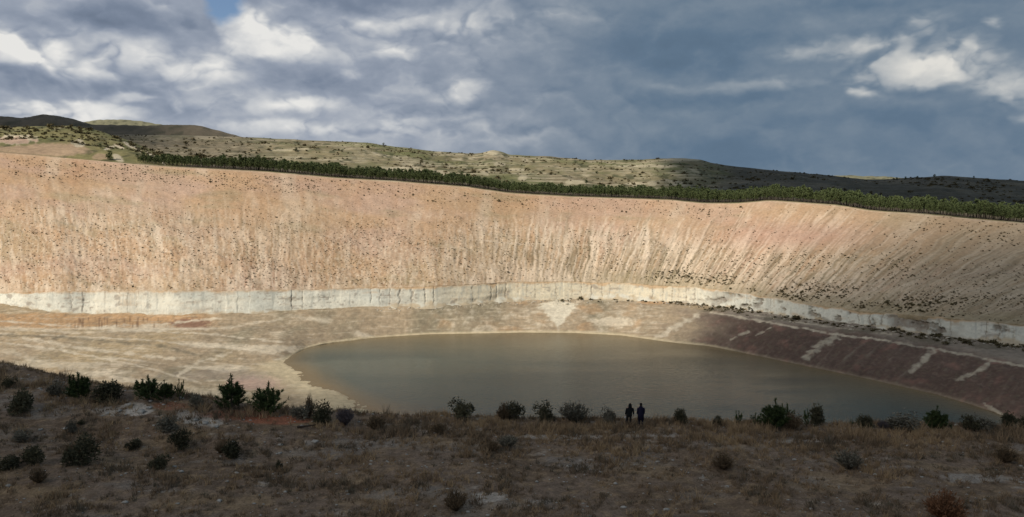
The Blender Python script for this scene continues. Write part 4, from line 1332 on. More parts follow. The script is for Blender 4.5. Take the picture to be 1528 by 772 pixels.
def build_slope_scrub():
    rng = np.random.default_rng(41)
    var = [rounded_bush(np.random.default_rng(60 + i), 44, lobes=3, leaf=.34) for i in range(5)]
    mes = [leaf_mesh('scrub_foliage', v, M_SCRUB) for v in var]
    pts = []
    n = 42000
    sp = rng.uniform(-520, 1900, n); t = rng.uniform(.01, .985, n)
    x, y, z, A, dn, (r1, r2, low) = slope_point(sp, t)
    px, py = to_px(x, y, z)
    clump = fbm(A * .025, dn * .04, 4, 301)
    dens = .05 + .55 * np.exp(-((t - .10) / .05) ** 2) * sstep(20, 100, px) * (1 - sstep(330, 900, px) * .75)
    dens += .34 * sstep(.38, .6, t) * (1 - sstep(.88, .97, t) * .3)
    dens += 1.0 * sstep(900, 1000, px) * (1 - sstep(1330, 1480, px)) * sstep(.76, .9, t)
    dens += .35 * sstep(1100, 1300, px) * np.exp(-((t - .1) / .08) ** 2)
    dens += .14 * sstep(1200, 1350, px)
    dens *= np.clip(.55 + 3.0 * clump, .05, 2.4)
    dens *= (.6 + .5 * sstep(0.2, -.8, r1))
    keep = rng.uniform(0, 1, n) < np.minimum(dens * 1.3, 1)
    for i in np.nonzero(keep)[0]:
        big = 1.0 + .6 * (sstep(950, 1050, px[i]) * (1 - sstep(1400, 1500, px[i]))) * sstep(.78, .92, t[i])
        h = min(float(rng.lognormal(-.12, .45)), 1.7) * (.40 if px[i] > 900 else .33) * big
        pts.append((float(x[i]), float(y[i]), float(z[i]) - .12 * h, h, h * rng.uniform(1.1, 1.7), float(px[i])))
    # planted rows along the contour, upper left
    for tr in np.arange(.045, .2, .017):
        for s in np.arange(30, 1040, 4.2):
            if rng.uniform() < (.42 if s < 480 else .72): continue
            xx, yy, zz, *_ = slope_point(np.array([s + rng.uniform(-1, 1)]), np.array([tr + .015 * math.sin(s * .02) + rng.normal(0, .004)]))
            h = float(rng.lognormal(-.65, .35))
            q, _ = to_px(xx, yy, zz)
            pts.append((float(xx[0]), float(yy[0]), float(zz[0]) - .1, h, h * rng.uniform(1.0, 1.5), float(q[0])))
    vis = [p for p in pts if 5 < p[5] < 1523]
    vis.sort(key=lambda p: -p[3] * p[4] / p[1] ** 2)
    top = vis[:300]; ids = set(id(p) for p in top)
    for p in top:
        o = link(bpy.data.objects.new('slope_shrub', mes[rng.integers(0, 5)]))
        o.location = p[:3]; o.scale = (p[4], p[4], p[3]); o.rotation_euler.z = rng.uniform(0, 6.28)
        where = ('under the left half of the pine belt' if p[5] < 640 else 'above the head of the lake' if p[5] < 980 else 'on the rilled right flank')
        tag(o, 'small dark round shrub on the orange slope ' + where, 'shrub', 'larger shrubs dotting the orange slope ' + where)
    rest = [p[:5] for p in pts if id(p) not in ids]
    v, f, c = merge_scatter(var, rest, rng)
    # the finest tufts
    n = 30000
    sp = rng.uniform(-300, 1750, n); t = rng.uniform(.02, .985, n)
    x, y, z, A, dn, _ = slope_point(sp, t)
    keep = rng.uniform(0, 1, n) < (.10 + .38 * sstep(.3, .55, t)) * np.clip(.8 + 2 * fbm(A * .03, dn * .05, 4, 303), .1, 2) * (.6 + .5 * sstep(1100, 500, sp))
    tiny = [rounded_bush(np.random.default_rng(80 + i), 16, lobes=2, leaf=.5) for i in range(4)]
    it = [(x[i], y[i], z[i] - .05, h, h * 1.5) for i in np.nonzero(keep)[0] for h in (float(rng.lognormal(-1.12, .3)),)]
    v2, f2, c2 = merge_scatter(tiny, it, rng)
    f = np.concatenate([f, f2 + len(v)]); v = np.concatenate([v, v2]); c = np.concatenate([c, c2])
    o = mesh_obj('slope_scrub', v, f, M_SCRUB, None, {'clump': c})
    tag(o, 'countless tiny dark scrub tufts scattered over the orange slope', 'scrub', kind='stuff')
    # hills
    n = 15000
    p = rng.uniform(-500, 2000, n); u = rng.uniform(.2, .99, n) ** .9
    X, Y, Z, fr = hill_point(p, u)
    keep = rng.uniform(0, 1, n) < np.clip(.32 + 1.2 * fbm(X * .006, Y * .004, 3, 311), .03, .9)
    it = [(X[i], Y[i], Z[i] - .3, h, h * rng.uniform(1.1, 1.8)) for i in np.nonzero(keep)[0] for h in (float(rng.lognormal(.5, .45)),)]
    n = 1500
    p = rng.uniform(-600, 250, n); u = rng.uniform(.3, .99, n)
    X, Y, Z = near_hill_point(p, u)
    keep = rng.uniform(0, 1, n) < .7
    it += [(X[i], Y[i], Z[i] - .2, h, h * rng.uniform(1.1, 1.8)) for i in np.nonzero(keep)[0] for h in (float(rng.lognormal(.35, .4)),)]
    v, f, c = merge_scatter(var, it, rng)
    o = mesh_obj('hill_scrub', v, f, M_SCRUB, None, {'clump': c * .6})
    tag(o, 'scattered dark bushes all over the distant terraced hills', 'scrub', kind='stuff')
    # along the cliff foot and the terrace above the right bank
    it = []
    for _ in range(420):
        p = rng.uniform(830, 1620)
        if p < 1000 and rng.uniform() < .55: continue
        yb_ = float(curve(CLIFF_BASE, p, 12)); q = yb_ + abs(rng.normal()) * (5 if p > 1050 else 2.0)
        hz = float(floor_height(np.array([p]), np.array([q]))[0])
        X, Y, Z = at_height(p, q, CAM_Z + hz)
        h = float(rng.lognormal(-.35, .45))
        it.append((float(X), float(Y), float(Z) - .1, h, h * rng.uniform(1.2, 2.0)))
    v, f, c = merge_scatter(var, it, rng)
    o = mesh_obj('bench_scrub', v, f, M_SCRUB, None, {'clump': c * .9})
    tag(o, 'dark scrub strung along the foot of the pale cliff', 'scrub', kind='stuff')


build_slope_scrub()

# ------------------------------------------------------------------ foreground shrubs and young pines
def build_foreground_plants():
    pines = [leaf_mesh('foliage', pine_sapling(np.random.default_rng(400 + i), spikes=s, width=w), M_PINE)
             for i, (s, w) in enumerate(((8, .46), (6, .42), (9, .6), (7, .5)))]
    candles = [leaf_mesh('foliage', pine_sapling(np.random.default_rng(420 + i), n_shoot=8, spikes=4, width=.5), M_PINE) for i in range(2)]
    cone = leaf_mesh('foliage', pine_sapling(np.random.default_rng(430), n_shoot=60, spikes=3, width=.46, needles=60), M_PINE)
    darks = [leaf_mesh('foliage', rounded_bush(np.random.default_rng(440 + i), 1500, lobes=11, leaf=.075), M_DARK) for i in range(5)]
    greys = [leaf_mesh('foliage', rounded_bush(np.random.default_rng(450 + i), 1300, lobes=10, leaf=.07), M_GREY) for i in range(3)]
    fans = [leaf_mesh('foliage', fan_bush(np.random.default_rng(460 + i)), M_GREY) for i in range(2)]
    browns = [leaf_mesh('foliage', fan_bush(np.random.default_rng(470 + i), spread=1.0), M_BROWN) for i in range(2)]
    rust = leaf_mesh('foliage', fan_bush(np.random.default_rng(480), n=420, spread=1.1), M_RUST)
    viol = leaf_mesh('foliage', fan_bush(np.random.default_rng(481), n=320, spread=.8), M_VIOLET)
    sv, sf = stem_tube([(0, 0, -.08), (.01, .0, .2), (0, .01, .45), (0, 0, .7)], [.035, .03, .02, .008], 6)
    stem_me = plain_mesh('stem', sv, sf, M_BARK)
    T = {'pine': pines, 'candle': candles, 'cone': [cone], 'dark': darks, 'grey': greys, 'fan': fans, 'brown': browns, 'rust': [rust], 'violet': [viol]}
    W = {'pine': .92, 'candle': .8, 'cone': .85, 'dark': 1.05, 'grey': 1.05, 'fan': 1.25, 'brown': 1.5, 'rust': 1.6, 'violet': 1.2}
    rng = random.Random(5)
    L = [  # kind, px, py of base, height px, width px, label
        ('pine', 118, 597, 42, 44, 'dark spiky young pine, first of the left clump on the lip'),
        ('dark', 160, 598, 34, 60, 'wide dark brownish shrub between the two left clumps of spiky pines'),
        ('pine', 222, 596, 36, 44, 'low spiky dark pine clump above the white rock scar'),
        ('pine', 246, 597, 30, 34, 'small spiky pine right against the low clump above the white scar'),
        ('candle', 268, 598, 33, 18, 'thin spiky sapling at the right end of the low pine clump'),
        ('grey', 292, 605, 24, 30, 'grey rounded shrub between thin sapling and tall pine pair'),
        ('grey', 80, 590, 26, 36, 'grey green rounded shrub left of the spiky left clump'),
        ('dark', 36, 616, 42, 42, 'tall dark oval bush at the left edge below the lip'),
        ('dark', 12, 578, 18, 26, 'dark bush at the far left end of the lip'),
        ('pine', 346, 612, 53, 54, 'tallest young pine with spiky candles, left of the pine pair above red soil'),
        ('pine', 402, 619, 49, 48, 'young pine with forked spiky top directly above the red soil'),
        ('grey', 446, 625, 27, 38, 'grey shrub just right of the pine above red soil'),
        ('brown', 462, 622, 36, 16, 'brown topped thin shrub between grey shrub and dark green bush'),
        ('dark', 482, 629, 35, 38, 'dark green bush at the right end of the pine row above the lake corner'),
        ('violet', 515, 634, 26, 28, 'pale violet grey twiggy shrub by the lake corner'),
        ('dark', 693, 625, 26, 34, 'dark rounded bush, leftmost of the row standing before the lake'),
        ('brown', 752, 627, 28, 26, 'grey brown bush, second of the row before the lake'),
        ('dark', 768, 627, 26, 22, 'olive bush touching the grey brown one before the lake'),
        ('dark', 813, 627, 24, 28, 'small dark bush left of the big fan shaped shrub'),
        ('fan', 857, 630, 31, 50, 'big fan shaped grey green shrub before the lake'),
        ('grey', 909, 632, 23, 22, 'small grey bush left of the two people'),
        ('dark', 1016, 634, 22, 20, 'small dark bush right of the two people'),
        ('dark', 1070, 634, 12, 16, 'tiny dark tuft midway between the people and the big pine clump'),
        ('candle', 1102, 635, 23, 16, 'thin double spiked pine seedling left of the big dark clump'),
        ('candle', 1127, 635, 20, 20, 'short spiked seedling touching the left of the big dark clump'),
        ('cone', 1156, 640, 46, 40, 'tall dense dark pine of the big clump on the right half of the lip'),
        ('candle', 1174, 628, 30, 22, 'spiky candles showing over the brown bush beside the dense dark pine'),
        ('brown', 1182, 641, 28, 36, 'dark brown bush at the foot of the dense dark pine'),
        ('candle', 1204, 637, 28, 14, 'thin spikes just left of the rounded green bush'),
        ('dark', 1219, 637, 29, 24, 'rounded green bush right of the big dark clump'),
        ('candle', 1271, 637, 12, 7, 'tiny single spike seedling left of a low dark bush'),
        ('dark', 1289, 641, 20, 24, 'low dark bush midway between big clump and cone shaped pine'),
        ('violet', 1318, 641, 14, 18, 'low violet grey tuft left of the wide olive shrub'),
        ('grey', 1342, 641, 22, 50, 'wide low olive grey shrub left of the cone shaped pine'),
        ('rust', 1356, 641, 12, 14, 'small rusty tuft under the wide olive shrub'),
        ('cone', 1397, 642, 37, 34, 'cone shaped dark pine alone on the right lip'),
        ('candle', 1419, 641, 11, 7, 'tiny spike seedling at the right foot of the cone shaped pine'),
        ('dark', 1447, 642, 20, 26, 'low dark bush between the cone shaped pine and the right edge'),
        ('grey', 1468, 642, 20, 34, 'low olive grey shrub right of the cone shaped pine'),
        ('dark', 1505, 640, 22, 24, 'dark bush near the right edge beneath the pale shore line'),
        ('dark', 1527, 640, 20, 20, 'dark bush cut by the right edge on the lip'),
        ('dark', 52, 694, 36, 38, 'dark round bush in the lower left, tall one of the pair'),
        ('dark', 17, 700, 26, 38, 'low dark bush in the lower left corner beside the taller round one'),
        ('dark', 126, 690, 48, 56, 'largest dark shrub on the lower left slope'),
        ('brown', 104, 684, 20, 20, 'brown tuft leaning on the largest dark shrub'),
        ('dark', 198, 671, 20, 28, 'small dark shrub right of the largest one under the white scar'),
        ('grey', 245, 647, 28, 42, 'grey green shrub between the two white rock scars'),
        ('dark', 272, 666, 32, 36, 'dark shrub directly below the second white rock scar'),
        ('dark', 238, 699, 24, 36, 'low dark shrub in the lower left middle of the slope'),
        ('dark', 345, 684, 30, 42, 'dark ragged shrub on the slope below the red soil'),
        ('brown', 330, 676, 18, 22, 'brown tuft at the left of the ragged shrub below red soil'),
        ('grey', 32, 660, 22, 34, 'low grey shrub under the tall oval bush at the left edge'),
        ('dark', 120, 633, 8, 14, 'tiny dark tuft above the largest dark shrub'),
        ('grey', 108, 648, 28, 22, 'slim grey green shrub left of the white rock scar'),
        ('brown', 58, 720, 24, 30, 'faint brown tuft low in the left corner'),
        ('dark', 417, 700, 16, 12, 'tiny dark sprig on the open slope below the pines'),
        ('brown', 735, 674, 18, 30, 'brown dome tuft below the row of lake bushes'),
        ('fan', 757, 668, 20, 34, 'grey green tuft right of the brown dome tuft'),
        ('brown', 655, 646, 16, 28, 'brown tuft on the lip left of the dark rounded bush'),
        ('brown', 560, 640, 22, 34, 'brown grassy tuft right of the violet grey shrub'),
        ('rust', 1410, 775, 44, 64, 'rusty red brown shrub at the bottom right edge'),
        ('brown', 680, 762, 36, 40, 'tall brown weedy tuft at the bottom centre'),
        ('brown', 1080, 700, 26, 40, 'brown weed clump on the slope below the big dark clump'),
        ('fan', 1265, 700, 28, 46, 'greyish weed clump on the lower right slope'),
        ('brown', 1500, 690, 26, 40, 'brown weed clump near the right edge'),
    ]
    for i, (k, px, py, hp, wp, lab) in enumerate(L):
        x, y, z = fore_hit(px, py)
        rng_ = math.sqrt(x * x + y * y + (CAM_Z - z) ** 2)
        depth = y * CP + (CAM_Z - z) * SP
        shr = .76 if (k in ('dark', 'grey') and px < 540) else 1.0
        h = hp * depth / F_PX * 1.06 * shr; w = wp * depth / F_PX / W[k] * shr
        nm = {'pine': 'young_pine', 'candle': 'pine_seedling', 'cone': 'young_pine'}.get(k, 'shrub')
        root = link(bpy.data.objects.new(nm, None)); root.location = (x, y, z - .04); root.empty_display_size = .3
        root.rotation_euler.z = rng.uniform(0, 6.28)
        root.scale = (w * 1.1, w * 1.1, h)
        tag(root, lab, 'pine' if nm != 'shrub' else 'shrub', 'young pines on the hilltop' if nm != 'shrub' else 'shrubs on the hilltop')
        link(bpy.data.objects.new('stem', stem_me), root)
        link(bpy.data.objects.new('foliage', T[k][i % len(T[k])]), root)


build_foreground_plants()

# ------------------------------------------------------------------ dry grass, gravel and stones
def build_grass():
    rng = np.random.default_rng(71)
    n = 60000
    x = rng.uniform(-62, 62, n); y = rng.uniform(30, 70, n)
    yl, zl = lip_at(x)
    d = fbm(x * .22, y * .35, 4, 321); d2 = fbm(x * .7, y * .9, 3, 323)
    nearlip = np.exp(-((y - yl + 2.5) / 3.0) ** 2)
    PX, PY = to_px(x, y, fore_z(x, y))
    dens = np.clip(.42 + 1.1 * d + .8 * d2 + .7 * nearlip * sstep(520, 640, PX), .02, 1)
    dens *= 1 - .85 * np.exp(-((PX - 410) / 70) ** 2 - ((PY - 627) / 9) ** 2)
    dens *= 1 - .7 * np.exp(-((PX - 240) / 80) ** 2 - ((PY - 614) / 14) ** 2)
    keep = (rng.uniform(0, 1, n) < dens) & (y < yl + 4)
    x, y, d, PX, PY, nl = x[keep], y[keep], d[keep], PX[keep], PY[keep], nearlip[keep]
    m = len(x); z = fore_z(x, y)
    tall = rng.lognormal(-1.25, .38, m) * (1 + .7 * nl) * (.75 + .6 * sstep(-.1, .4, d))
    nb = 12
    C0 = np.stack([x, y, z - .03], 1).repeat(nb, 0) + np.concatenate([rng.normal(size=(m * nb, 2)) * .09, np.zeros((m * nb, 1))], 1)
    dirs = np.concatenate([rng.normal(size=(m * nb, 2)) * .42, np.ones((m * nb, 1))], 1)
    v, f = tri_cloud(C0, dirs, tall.repeat(nb) * rng.uniform(.6, 1.15, m * nb), .05 * rng.uniform(.6, 1.3, m * nb), rng)
    kind = np.clip(.45 + .9 * fbm(x * .15, y * .25, 3, 325) + .5 * fbm(x * .9, y * .9, 2, 327) + rng.normal(size=m) * .22 + .2 * nl, 0, 1)
    cl = np.clip(kind.repeat(nb) + rng.normal(size=m * nb) * .1, 0, 1).repeat(3)
    mt, nt, b = new_mat('dry_grass_blades')
    N, L = nt.nodes.new, nt.links.new
    at = N('ShaderNodeAttribute'); at.attribute_name = 'clump'
    rp = N('ShaderNodeValToRGB'); e = rp.color_ramp.elements
    e[0].position = 0; e[0].color = (.15, .125, .085, 1)
    e[1].position = 1; e[1].color = (.46, .325, .185, 1)
    q = e.new(.35); q.color = (.215, .15, .095, 1)
    q = e.new(.65); q.color = (.32, .222, .13, 1)
    L(at.outputs['Fac'], rp.inputs[0]); L(rp.outputs[0], b.inputs['Base Color'])
    o = mesh_obj('dry_grass', v, f, mt, None, {'clump': cl})
    tag(o, 'dry straw and brown grass covering the foreground hilltop', 'grass', kind='stuff')


build_grass()


def rock_arrays(rng, sub=1):
    import bmesh
    bm = bmesh.new(); bmesh.ops.create_icosphere(bm, subdivisions=sub, radius=.5)
    v = np.array([w.co[:] for w in bm.verts]); f = np.array([[w.index for w in t.verts] for t in bm.faces]); bm.free()
    v = v * (1 + .28 * rng.normal(size=(len(v), 1)).clip(-1.2, 1.2)) * np.array([1.2, .9, .6])
    return v, f


def build_stones():
    rng = np.random.default_rng(81)
    mat = plain_mat('pale_limestone', (.42, .39, .34), nscale=4, amp=.3)
    var = [rock_arrays(np.random.default_rng(500 + i), 2) for i in range(4)]
    mes = [plain_mesh('stone', v, f, mat, False) for v, f in var]
    spots = [(850, 697, 7, 'bright white stone in the grass below the fan shaped shrub'), (418, 677, 5, 'small white stone on the slope below the violet grey shrub'),
             (327, 748, 7, 'white stone low on the left of the bottom edge'), (470, 660, 9, 'flat pale stone below the red soil'),
             (546, 732, 6, 'pale stone on bare ground at lower centre left'), (1355, 666, 5, 'white stone in the grass right of the cone shaped pine'),
             (265, 752, 5, 'small pale stone low on the left'), (1210, 760, 5, 'small pale stone at the bottom right of centre'),
             (178, 614, 7, 'white rock in the scar, left piece'), (192, 606, 11, 'white rock in the scar, upper middle piece'),
             (210, 616, 12, 'largest white rock at the foot of the scar'), (222, 610, 8, 'white rock in the scar, right piece'),
             (160, 618, 6, 'white rock fragment left of the scar'), (290, 628, 9, 'white rock in the second scar, left piece'),
             (306, 632, 10, 'white rock in the second scar, right piece'), (322, 638, 7, 'white rock trailing right of the second scar'),
             (98, 640, 6, 'flat pale stone under the spiky left clump'), (60, 642, 6, 'flat pale stone below the tall oval bush'),
             (155, 700, 5, 'pale stone right of the largest dark shrub'), (6, 700, 6, 'pale stone at the left edge')]
    for i, (px, py, wp, lab) in enumerate(spots):
        x, y, z = fore_hit(px, py); s = wp * y * 1.05 / F_PX
        o = link(bpy.data.objects.new('stone', mes[i % 4])); o.location = (x, y, z + s * .08); o.scale = (s, s, s * .9)
        o.rotation_euler = (0, 0, rng.uniform(0, 6.28)); tag(o, lab, 'stone', 'pale stones on the hilltop')
    # gravel
    small = [rock_arrays(np.random.default_rng(520 + i), 1) for i in range(4)]
    n = 11000
    x = rng.uniform(-60, 60, n); y = rng.uniform(31, 62, n)
    keep = rng.uniform(0, 1, n) < np.clip(.25 + 1.5 * fbm(x * .2, y * .6, 4, 267), .03, 1)
    x, y = x[keep], y[keep]; z = fore_z(x, y)
    V, Fc = [], []; off = 0
    for i in range(len(x)):
        v, f = small[i % 4]; s = min(.32, rng.lognormal(-2.3, .5))
        V.append(v * s + np.array([x[i], y[i], z[i] + s * .1])); Fc.append(f + off); off += len(v)
    o = mesh_obj('gravel', np.concatenate(V), np.concatenate(Fc), mat)
    tag(o, 'pale gravel and pebbles strewn between the grass', 'gravel', kind='stuff')
    n = 900
    p = rng.uniform(560, 1600, n); q = curve(CLIFF_BASE, p, 12) + 1 + np.abs(rng.normal(size=n)) * 3.5
    X, Y, Z = at_height(p, q, CAM_Z + floor_height(p, q))
    V, Fc = [], []; off = 0
    for i in range(n):
        v, f = small[i % 4]; s = min(2.2, rng.lognormal(-.55, .5))
        V.append(v * s + np.array([X[i], Y[i], Z[i] + s * .1])); Fc.append(f + off); off += len(v)
    o = mesh_obj('rubble', np.concatenate(V), np.concatenate(Fc), plain_mat('kaolin_rubble', (.50, .45, .36), nscale=.5, amp=.35))
    tag(o, 'fallen pale blocks strewn along the foot of the cliff', 'rubble', kind='stuff')
    # the dark fallen branch right of the red soil
    x, y, z = fore_hit(458, 640)
    v, f = stem_tube([(0, 0, 0), (.0, 0, .5), (.03, .02, 1.0), (.02, .05, 1.5)], [.09, .08, .06, .03], 7)
    bo = mesh_obj('fallen_branch', v, f, plain_mat('dead_wood', (.05, .038, .03)), None, None, True)
    bo.location = (x - .7, y, z + .12); bo.rotation_euler = (R(82), 0, R(78))
    tag(bo, 'dark fallen branch on the ground right of the red soil', 'branch')


build_stones()

# ------------------------------------------------------------------ the two people
def skin_body(name, joints, edges, root_i, mat, parent):
    me_ = bpy.data.meshes.new(name)
    me_.from_pydata([j[0] for j in joints], edges, [])
    o = link(bpy.data.objects.new(name, me_), parent)
    md = o.modifiers.new('skin', 'SKIN'); md.use_smooth_shade = True
    for i, j in enumerate(joints):
        s = me_.skin_vertices[0].data[i]
        s.radius = j[1] if isinstance(j[1], tuple) else (j[1], j[1]); s.use_root = (i == root_i)
    sb = o.modifiers.new('sub', 'SUBSURF'); sb.levels = 1; sb.render_levels = 1
    me_.materials.append(mat)
    return o


def loft(name, rings, mat, parent, cap=True, sides=16):
    """rings: (cx, cy, cz, rx, ry)"""
    V, Fc = [], []
    for (cx, cy, cz, rx, ry) in rings:
        a_ = np.linspace(0, 2 * np.pi, sides, endpoint=False)
        V += [(cx + math.cos(t) * rx, cy + math.sin(t) * ry, cz) for t in a_]
    for i in range(len(rings) - 1):
        for j in range(sides):
            k = (j + 1) % sides
            Fc.append((i * sides + j, i * sides + k, (i + 1) * sides + k, (i + 1) * sides + j))
    if cap: Fc += [tuple(range(sides))[::-1], tuple(range((len(rings) - 1) * sides, len(rings) * sides))]
    me_ = bpy.data.meshes.new(name); me_.from_pydata(V, [], Fc); me_.materials.append(mat)
    me_.polygons.foreach_set('use_smooth', [True] * len(me_.polygons))
    return link(bpy.data.objects.new(name, me_), parent)


def sleeve(name, pts, radii, mat, parent):
    j = [(p, r) for p, r in zip(pts, radii)]
    return skin_body(name, j, [(i, i + 1) for i in range(len(pts) - 1)], 0, mat, parent)


def build_person(px, py, hpx, label, coat, legs, head_cover, hooded, long_coat, stride, lean, arm_out):
    x, y, z = fore_hit(px, py)
    depth = y * CP + (CAM_Z - z) * SP
    H = hpx * depth / F_PX * 1.04
    k = H / 1.72
    root = link(bpy.data.objects.new('person', None)); root.location = (x, y, z - .02); root.scale = (k, k, k)
    root.empty_display_size = .3
    tag(root, label, 'person', 'people at the edge of the hilltop')
    skin = plain_mat('skin', (.40, .25, .18), .6)
    lx = lean
    J = [((0, 0, .92), (.15, .11)), ((lx * .4, 0, 1.12), (.14, .10)), ((lx * .8, 0, 1.32), (.17, .11)), ((lx, .01, 1.44), .075),
         ((lx * 1.25, .03, 1.50), .055), ((lx * 1.3, .04, 1.58), (.075, .085)), ((lx * 1.35, .05, 1.66), (.072, .085)), ((lx * 1.35, .15, 1.585), .014)]
    E = [(0, 1), (1, 2), (2, 3), (3, 4), (4, 5), (5, 6), (5, 7)]
    feet = []
    for s in (-1, 1):
        b = len(J); sp = stride[0] if s < 0 else stride[1]
        fx, fy = s * .09 + sp[0], sp[1]
        J += [((s * .09, 0, .86), .10), ((s * .10 + (fx - s * .09) * .45, fy * .5 + .03, .50), .062), ((fx, fy, .09), .042),
              ((fx, fy + .13, .035), (.042, .03)), ((fx + s * .01, fy + .2, .03), (.035, .022))]
        E += [(0, b), (b, b + 1), (b + 1, b + 2), (b + 2, b + 3), (b + 3, b + 4)]
    arms = {}
    for s in (-1, 1):
        b = len(J); ao = arm_out[0] if s < 0 else arm_out[1]
        sh = (lx + s * .19, 0, 1.39); el_ = (lx * .7 + s * (.24 + ao[0] * .5), -.03, 1.11); wr = (lx * .5 + s * (.25 + ao[0]), .06 + ao[1], .88)
        J += [(sh, .06), (el_, .042), (wr, .028), ((wr[0], wr[1] + .02, wr[2] - .07), (.038, .018))]
        E += [(2, b), (b, b + 1), (b + 1, b + 2), (b + 2, b + 3)]
        arms[s] = (sh, el_, wr)
        for q in range(4):      # fingers, slightly curled
            n_ = len(J); oy = (q - 1.5) * .019; ln = (.062, .075, .07, .055)[q]
            J += [((wr[0], wr[1] + .02 + oy, wr[2] - .105), .010), ((wr[0] - s * .012, wr[1] + .02 + oy, wr[2] - .105 - ln * .6), .009),
                  ((wr[0] - s * .03, wr[1] + .02 + oy, wr[2] - .105 - ln), .008)]
            E += [(b + 3, n_), (n_, n_ + 1), (n_ + 1, n_ + 2)]
        n_ = len(J)
        J += [((wr[0] - s * .02, wr[1] + .06, wr[2] - .07), .011), ((wr[0] - s * .028, wr[1] + .075, wr[2] - .11), .009)]
        E += [(b + 3, n_), (n_, n_ + 1)]
    body = skin_body('body', J, E, 0, skin, root)
    # clothes
    def tube(name, pts, radii, mat): return sleeve(name, pts, radii, mat, root)
    for s in (-1, 1):
        sp = stride[0] if s < 0 else stride[1]; fx, fy = s * .09 + sp[0], sp[1]
        tube('trouser_leg', [(s * .085, 0, .90), (s * .10 + (fx - s * .09) * .45, fy * .5 + .03, .50), (fx, fy, .12)], [.115, .082, .066], legs)
        sh, el_, wr = arms[s]
        tube('sleeve', [(sh[0] - s * .05, sh[1], sh[2] - .01), (sh[0] + s * .02, sh[1], sh[2] - .06), el_, (wr[0], wr[1], wr[2] + .02)], [.085, .085, .068, .055], coat)
        tube('shoe', [(fx, fy - .04, .06), (fx, fy + .08, .045), (fx + s * .01, fy + .19, .035)], [.055, .052, .04], legs)
    hem = .50 if long_coat else .80
    loft('coat', [(0, 0, hem, .235 if long_coat else .21, .17), (0, 0, .9, .215, .155), (lx * .4, 0, 1.1, .20, .145), (lx * .8, 0, 1.3, .235, .15),
                  (lx * .95, 0, 1.40, .20, .125), (lx, .01, 1.46, .10, .095), (lx * 1.1, .01, 1.50, .075, .08)], coat, root)
    hx = lx * 1.33
    if hooded:
        loft('hood', [(lx, 0, 1.40, .15, .12), (hx * .9, .0, 1.49, .125, .125), (hx, .01, 1.57, .118, .13), (hx, .0, 1.65, .10, .12), (hx * 1.05, -.02, 1.71, .055, .07), (hx * 1.1, -.04, 1.735, .012, .02)], coat, root)
    else:
        loft('hair', [(hx, -.03, 1.50, .065, .05), (hx, -.015, 1.56, .092, .085), (hx, .0, 1.63, .098, .10), (hx, .01, 1.70, .075, .085), (hx, .01, 1.735, .03, .035)], head_cover, root)
    return x, y, z, k, arms, root


BLACKC = plain_mat('black_jacket_cloth', (.010, .011, .012), .85)
NAVY = plain_mat('purple_navy_coat_cloth', (.013, .011, .028), .85)
DTROU = plain_mat('dark_trouser_cloth', (.012, .012, .014), .9)
BTROU = plain_mat('blue_grey_trouser_cloth', (.02, .02, .034), .9)
HAIR = plain_mat('dark_hair', (.012, .009, .008), .6)
px_, py_, pz_, pk_, arms_, rt_ = build_person(938.5, 637.5, 35, 'person in black hooded jacket standing with legs apart, left of the pair', BLACKC, DTROU, HAIR,
                                              True, False, ((-.12, -.05), (.05, .10)), .05, ((.02, .02), (.05, .02)))
build_person(956, 636.5, 34.5, 'person in long purple navy coat with bare dark haired head, right of the pair', NAVY, BTROU, HAIR,
             False, True, ((-.02, .02), (.03, -.04)), .0, ((-.01, .05), (-.01, .05)))
# a small white bag in the left hand of the left person
wr = arms_[-1][2]
bag = loft('handbag', [(0, 0, -.12, .05, .03), (0, 0, -.10, .07, .045), (0, 0, -.02, .065, .04), (0, 0, .03, .03, .015), (0, 0, .05, .012, .01)],
           plain_mat('white_cloth', (.55, .54, .52)), None)
bag.location = (px_ + wr[0] * pk_, py_ + (wr[1] + .02) * pk_, pz_ + (wr[2] - .16) * pk_)
tag(bag, 'small white bag held by the person in the black hooded jacket', 'bag')

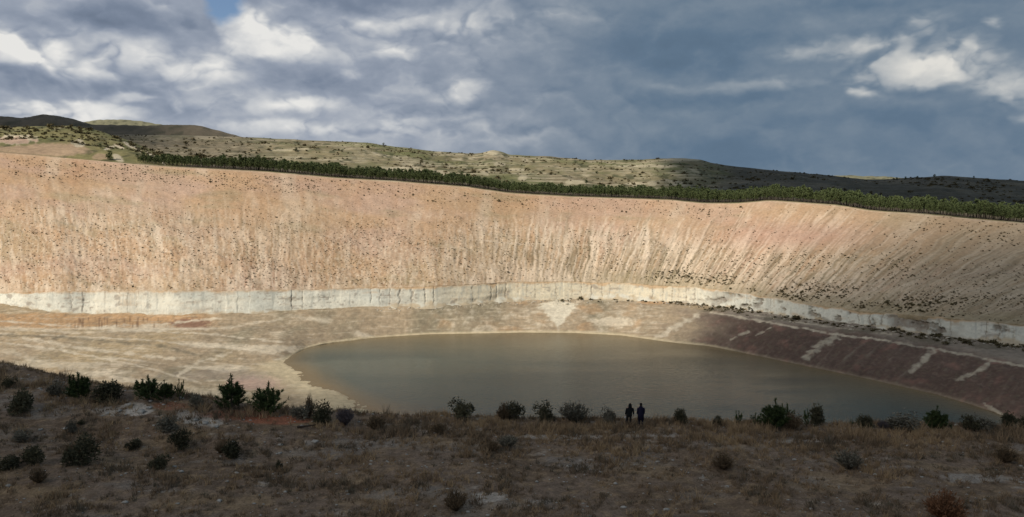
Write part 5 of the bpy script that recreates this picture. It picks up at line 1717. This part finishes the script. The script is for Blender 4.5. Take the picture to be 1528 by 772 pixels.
# ------------------------------------------------------------------ clouds overhead that shade the hilltop and the far hills
def build_cloud(mask, bounds, base_h, thick, dens, seed, label, step=26.0):
    """mask(x, y) in 0..1 over ground at height -40: where the shade falls; the cloud stands up-sun of it"""
    xs = np.arange(bounds[0], bounds[1], step); ys = np.arange(bounds[2], bounds[3], step)
    X, Y = np.meshgrid(xs, ys)
    m = np.clip(mask(X, Y), 0, 1)
    puff = 1 + .45 * fbm(X * .006, Y * .006, 4, seed)
    Tk = thick * np.sqrt(m) * m ** .5 * puff
    Tk[0, :] = Tk[-1, :] = 0; Tk[:, 0] = Tk[:, -1] = 0
    Tk[Tk < .02 * thick] = 0
    sh = (base_h + 40) / TO_SUN.z
    Xc = X + TO_SUN.x * sh; Yc = Y + TO_SUN.y * sh
    top = base_h + Tk * .8; bot = base_h - Tk * .2
    r, c = X.shape
    idx_t = np.arange(r * c).reshape(r, c)
    idx_b = np.where(Tk > 0, idx_t + r * c, idx_t)
    kx, ky = TO_SUN.x / TO_SUN.z, TO_SUN.y / TO_SUN.z      # columns sheared along the sun rays so their shade keeps the mask outline
    V = np.concatenate([np.stack([Xc + kx * (top - base_h), Yc + ky * (top - base_h), top], -1).reshape(-1, 3),
                        np.stack([Xc + kx * (bot - base_h), Yc + ky * (bot - base_h), bot], -1).reshape(-1, 3)])
    def quads(ix): return np.stack([ix[:-1, :-1], ix[:-1, 1:], ix[1:, 1:], ix[1:, :-1]], -1).reshape(-1, 4)
    live = (np.stack([Tk[:-1, :-1], Tk[:-1, 1:], Tk[1:, 1:], Tk[1:, :-1]], -1).reshape(-1, 4) > 0).any(1)
    Fc = np.concatenate([quads(idx_t)[live], quads(idx_b)[live][:, ::-1]])
    used = np.unique(Fc); rm = np.full(len(V), -1); rm[used] = np.arange(len(used))
    m_ = bpy.data.materials.new('cloud_vapour'); m_.use_nodes = True
    nt = m_.node_tree; nt.nodes.clear()
    out = nt.nodes.new('ShaderNodeOutputMaterial'); pv = nt.nodes.new('ShaderNodeVolumePrincipled')
    pv.inputs['Color'].default_value = (.97, .975, .98, 1); pv.inputs['Density'].default_value = dens
    pv.inputs['Anisotropy'].default_value = .3
    nt.links.new(pv.outputs[0], out.inputs['Volume'])
    o = mesh_obj('cloud', V[used], rm[Fc], m_, None, None, True)
    tag(o, label, 'cloud', kind='stuff')


EDGE = [(-1200, 150), (-300, 180), (-150, 215), (-100, 258), (-60, 285), (0, 305), (60, 350), (110, 385), (160, 404), (220, 420), (300, 424), (420, 415), (900, 350), (1500, 240)]


def mask_a(x, y):
    e = np.interp(x, *np.array(EDGE, float).T)
    w = 62 + 45 * sstep(80, 250, x)
    return sstep(w, -w, y - e + 30 * fbm(x * .008, y * .008, 3, 401)) * sstep(-330, -200, y) * sstep(-430, -300, x) * sstep(760, 620, x)


def mask_b(x, y):
    px = CX + F_PX * x / np.maximum(y, 1)
    return sstep(1040, 1120, px + 30 * fbm(x * .004, y * .004, 3, 403)) * sstep(640, 800, y + .18 * (x - 250)) * sstep(2700, 2300, y) * sstep(2100, 1700, x)


def mask_c(x, y):
    px = CX + F_PX * x / np.maximum(y, 1)
    k1 = sstep(420, 300, px + 60 * fbm(x * .002, y * .002, 3, 405)) * sstep(1900, 2150, y)
    k2 = .55 * np.exp(-((px - 260) / 110) ** 2) * sstep(1200, 1500, y)
    return np.maximum(k1, k2) * sstep(3500, 3200, y) * sstep(-2300, -2000, x)


build_cloud(mask_a, (-450, 780, -350, 640), 2200, 260, .0062, 411, 'thick cloud overhead shading the hilltop and the right bank')
build_cloud(mask_b, (100, 2200, 600, 2800), 2200, 260, .022, 413, 'cloud overhead shading the far hills on the right', 40)
build_cloud(mask_c, (-2400, 200, 1150, 3600), 2200, 260, .022, 415, 'cloud overhead shading the dark ridge on the left', 45)
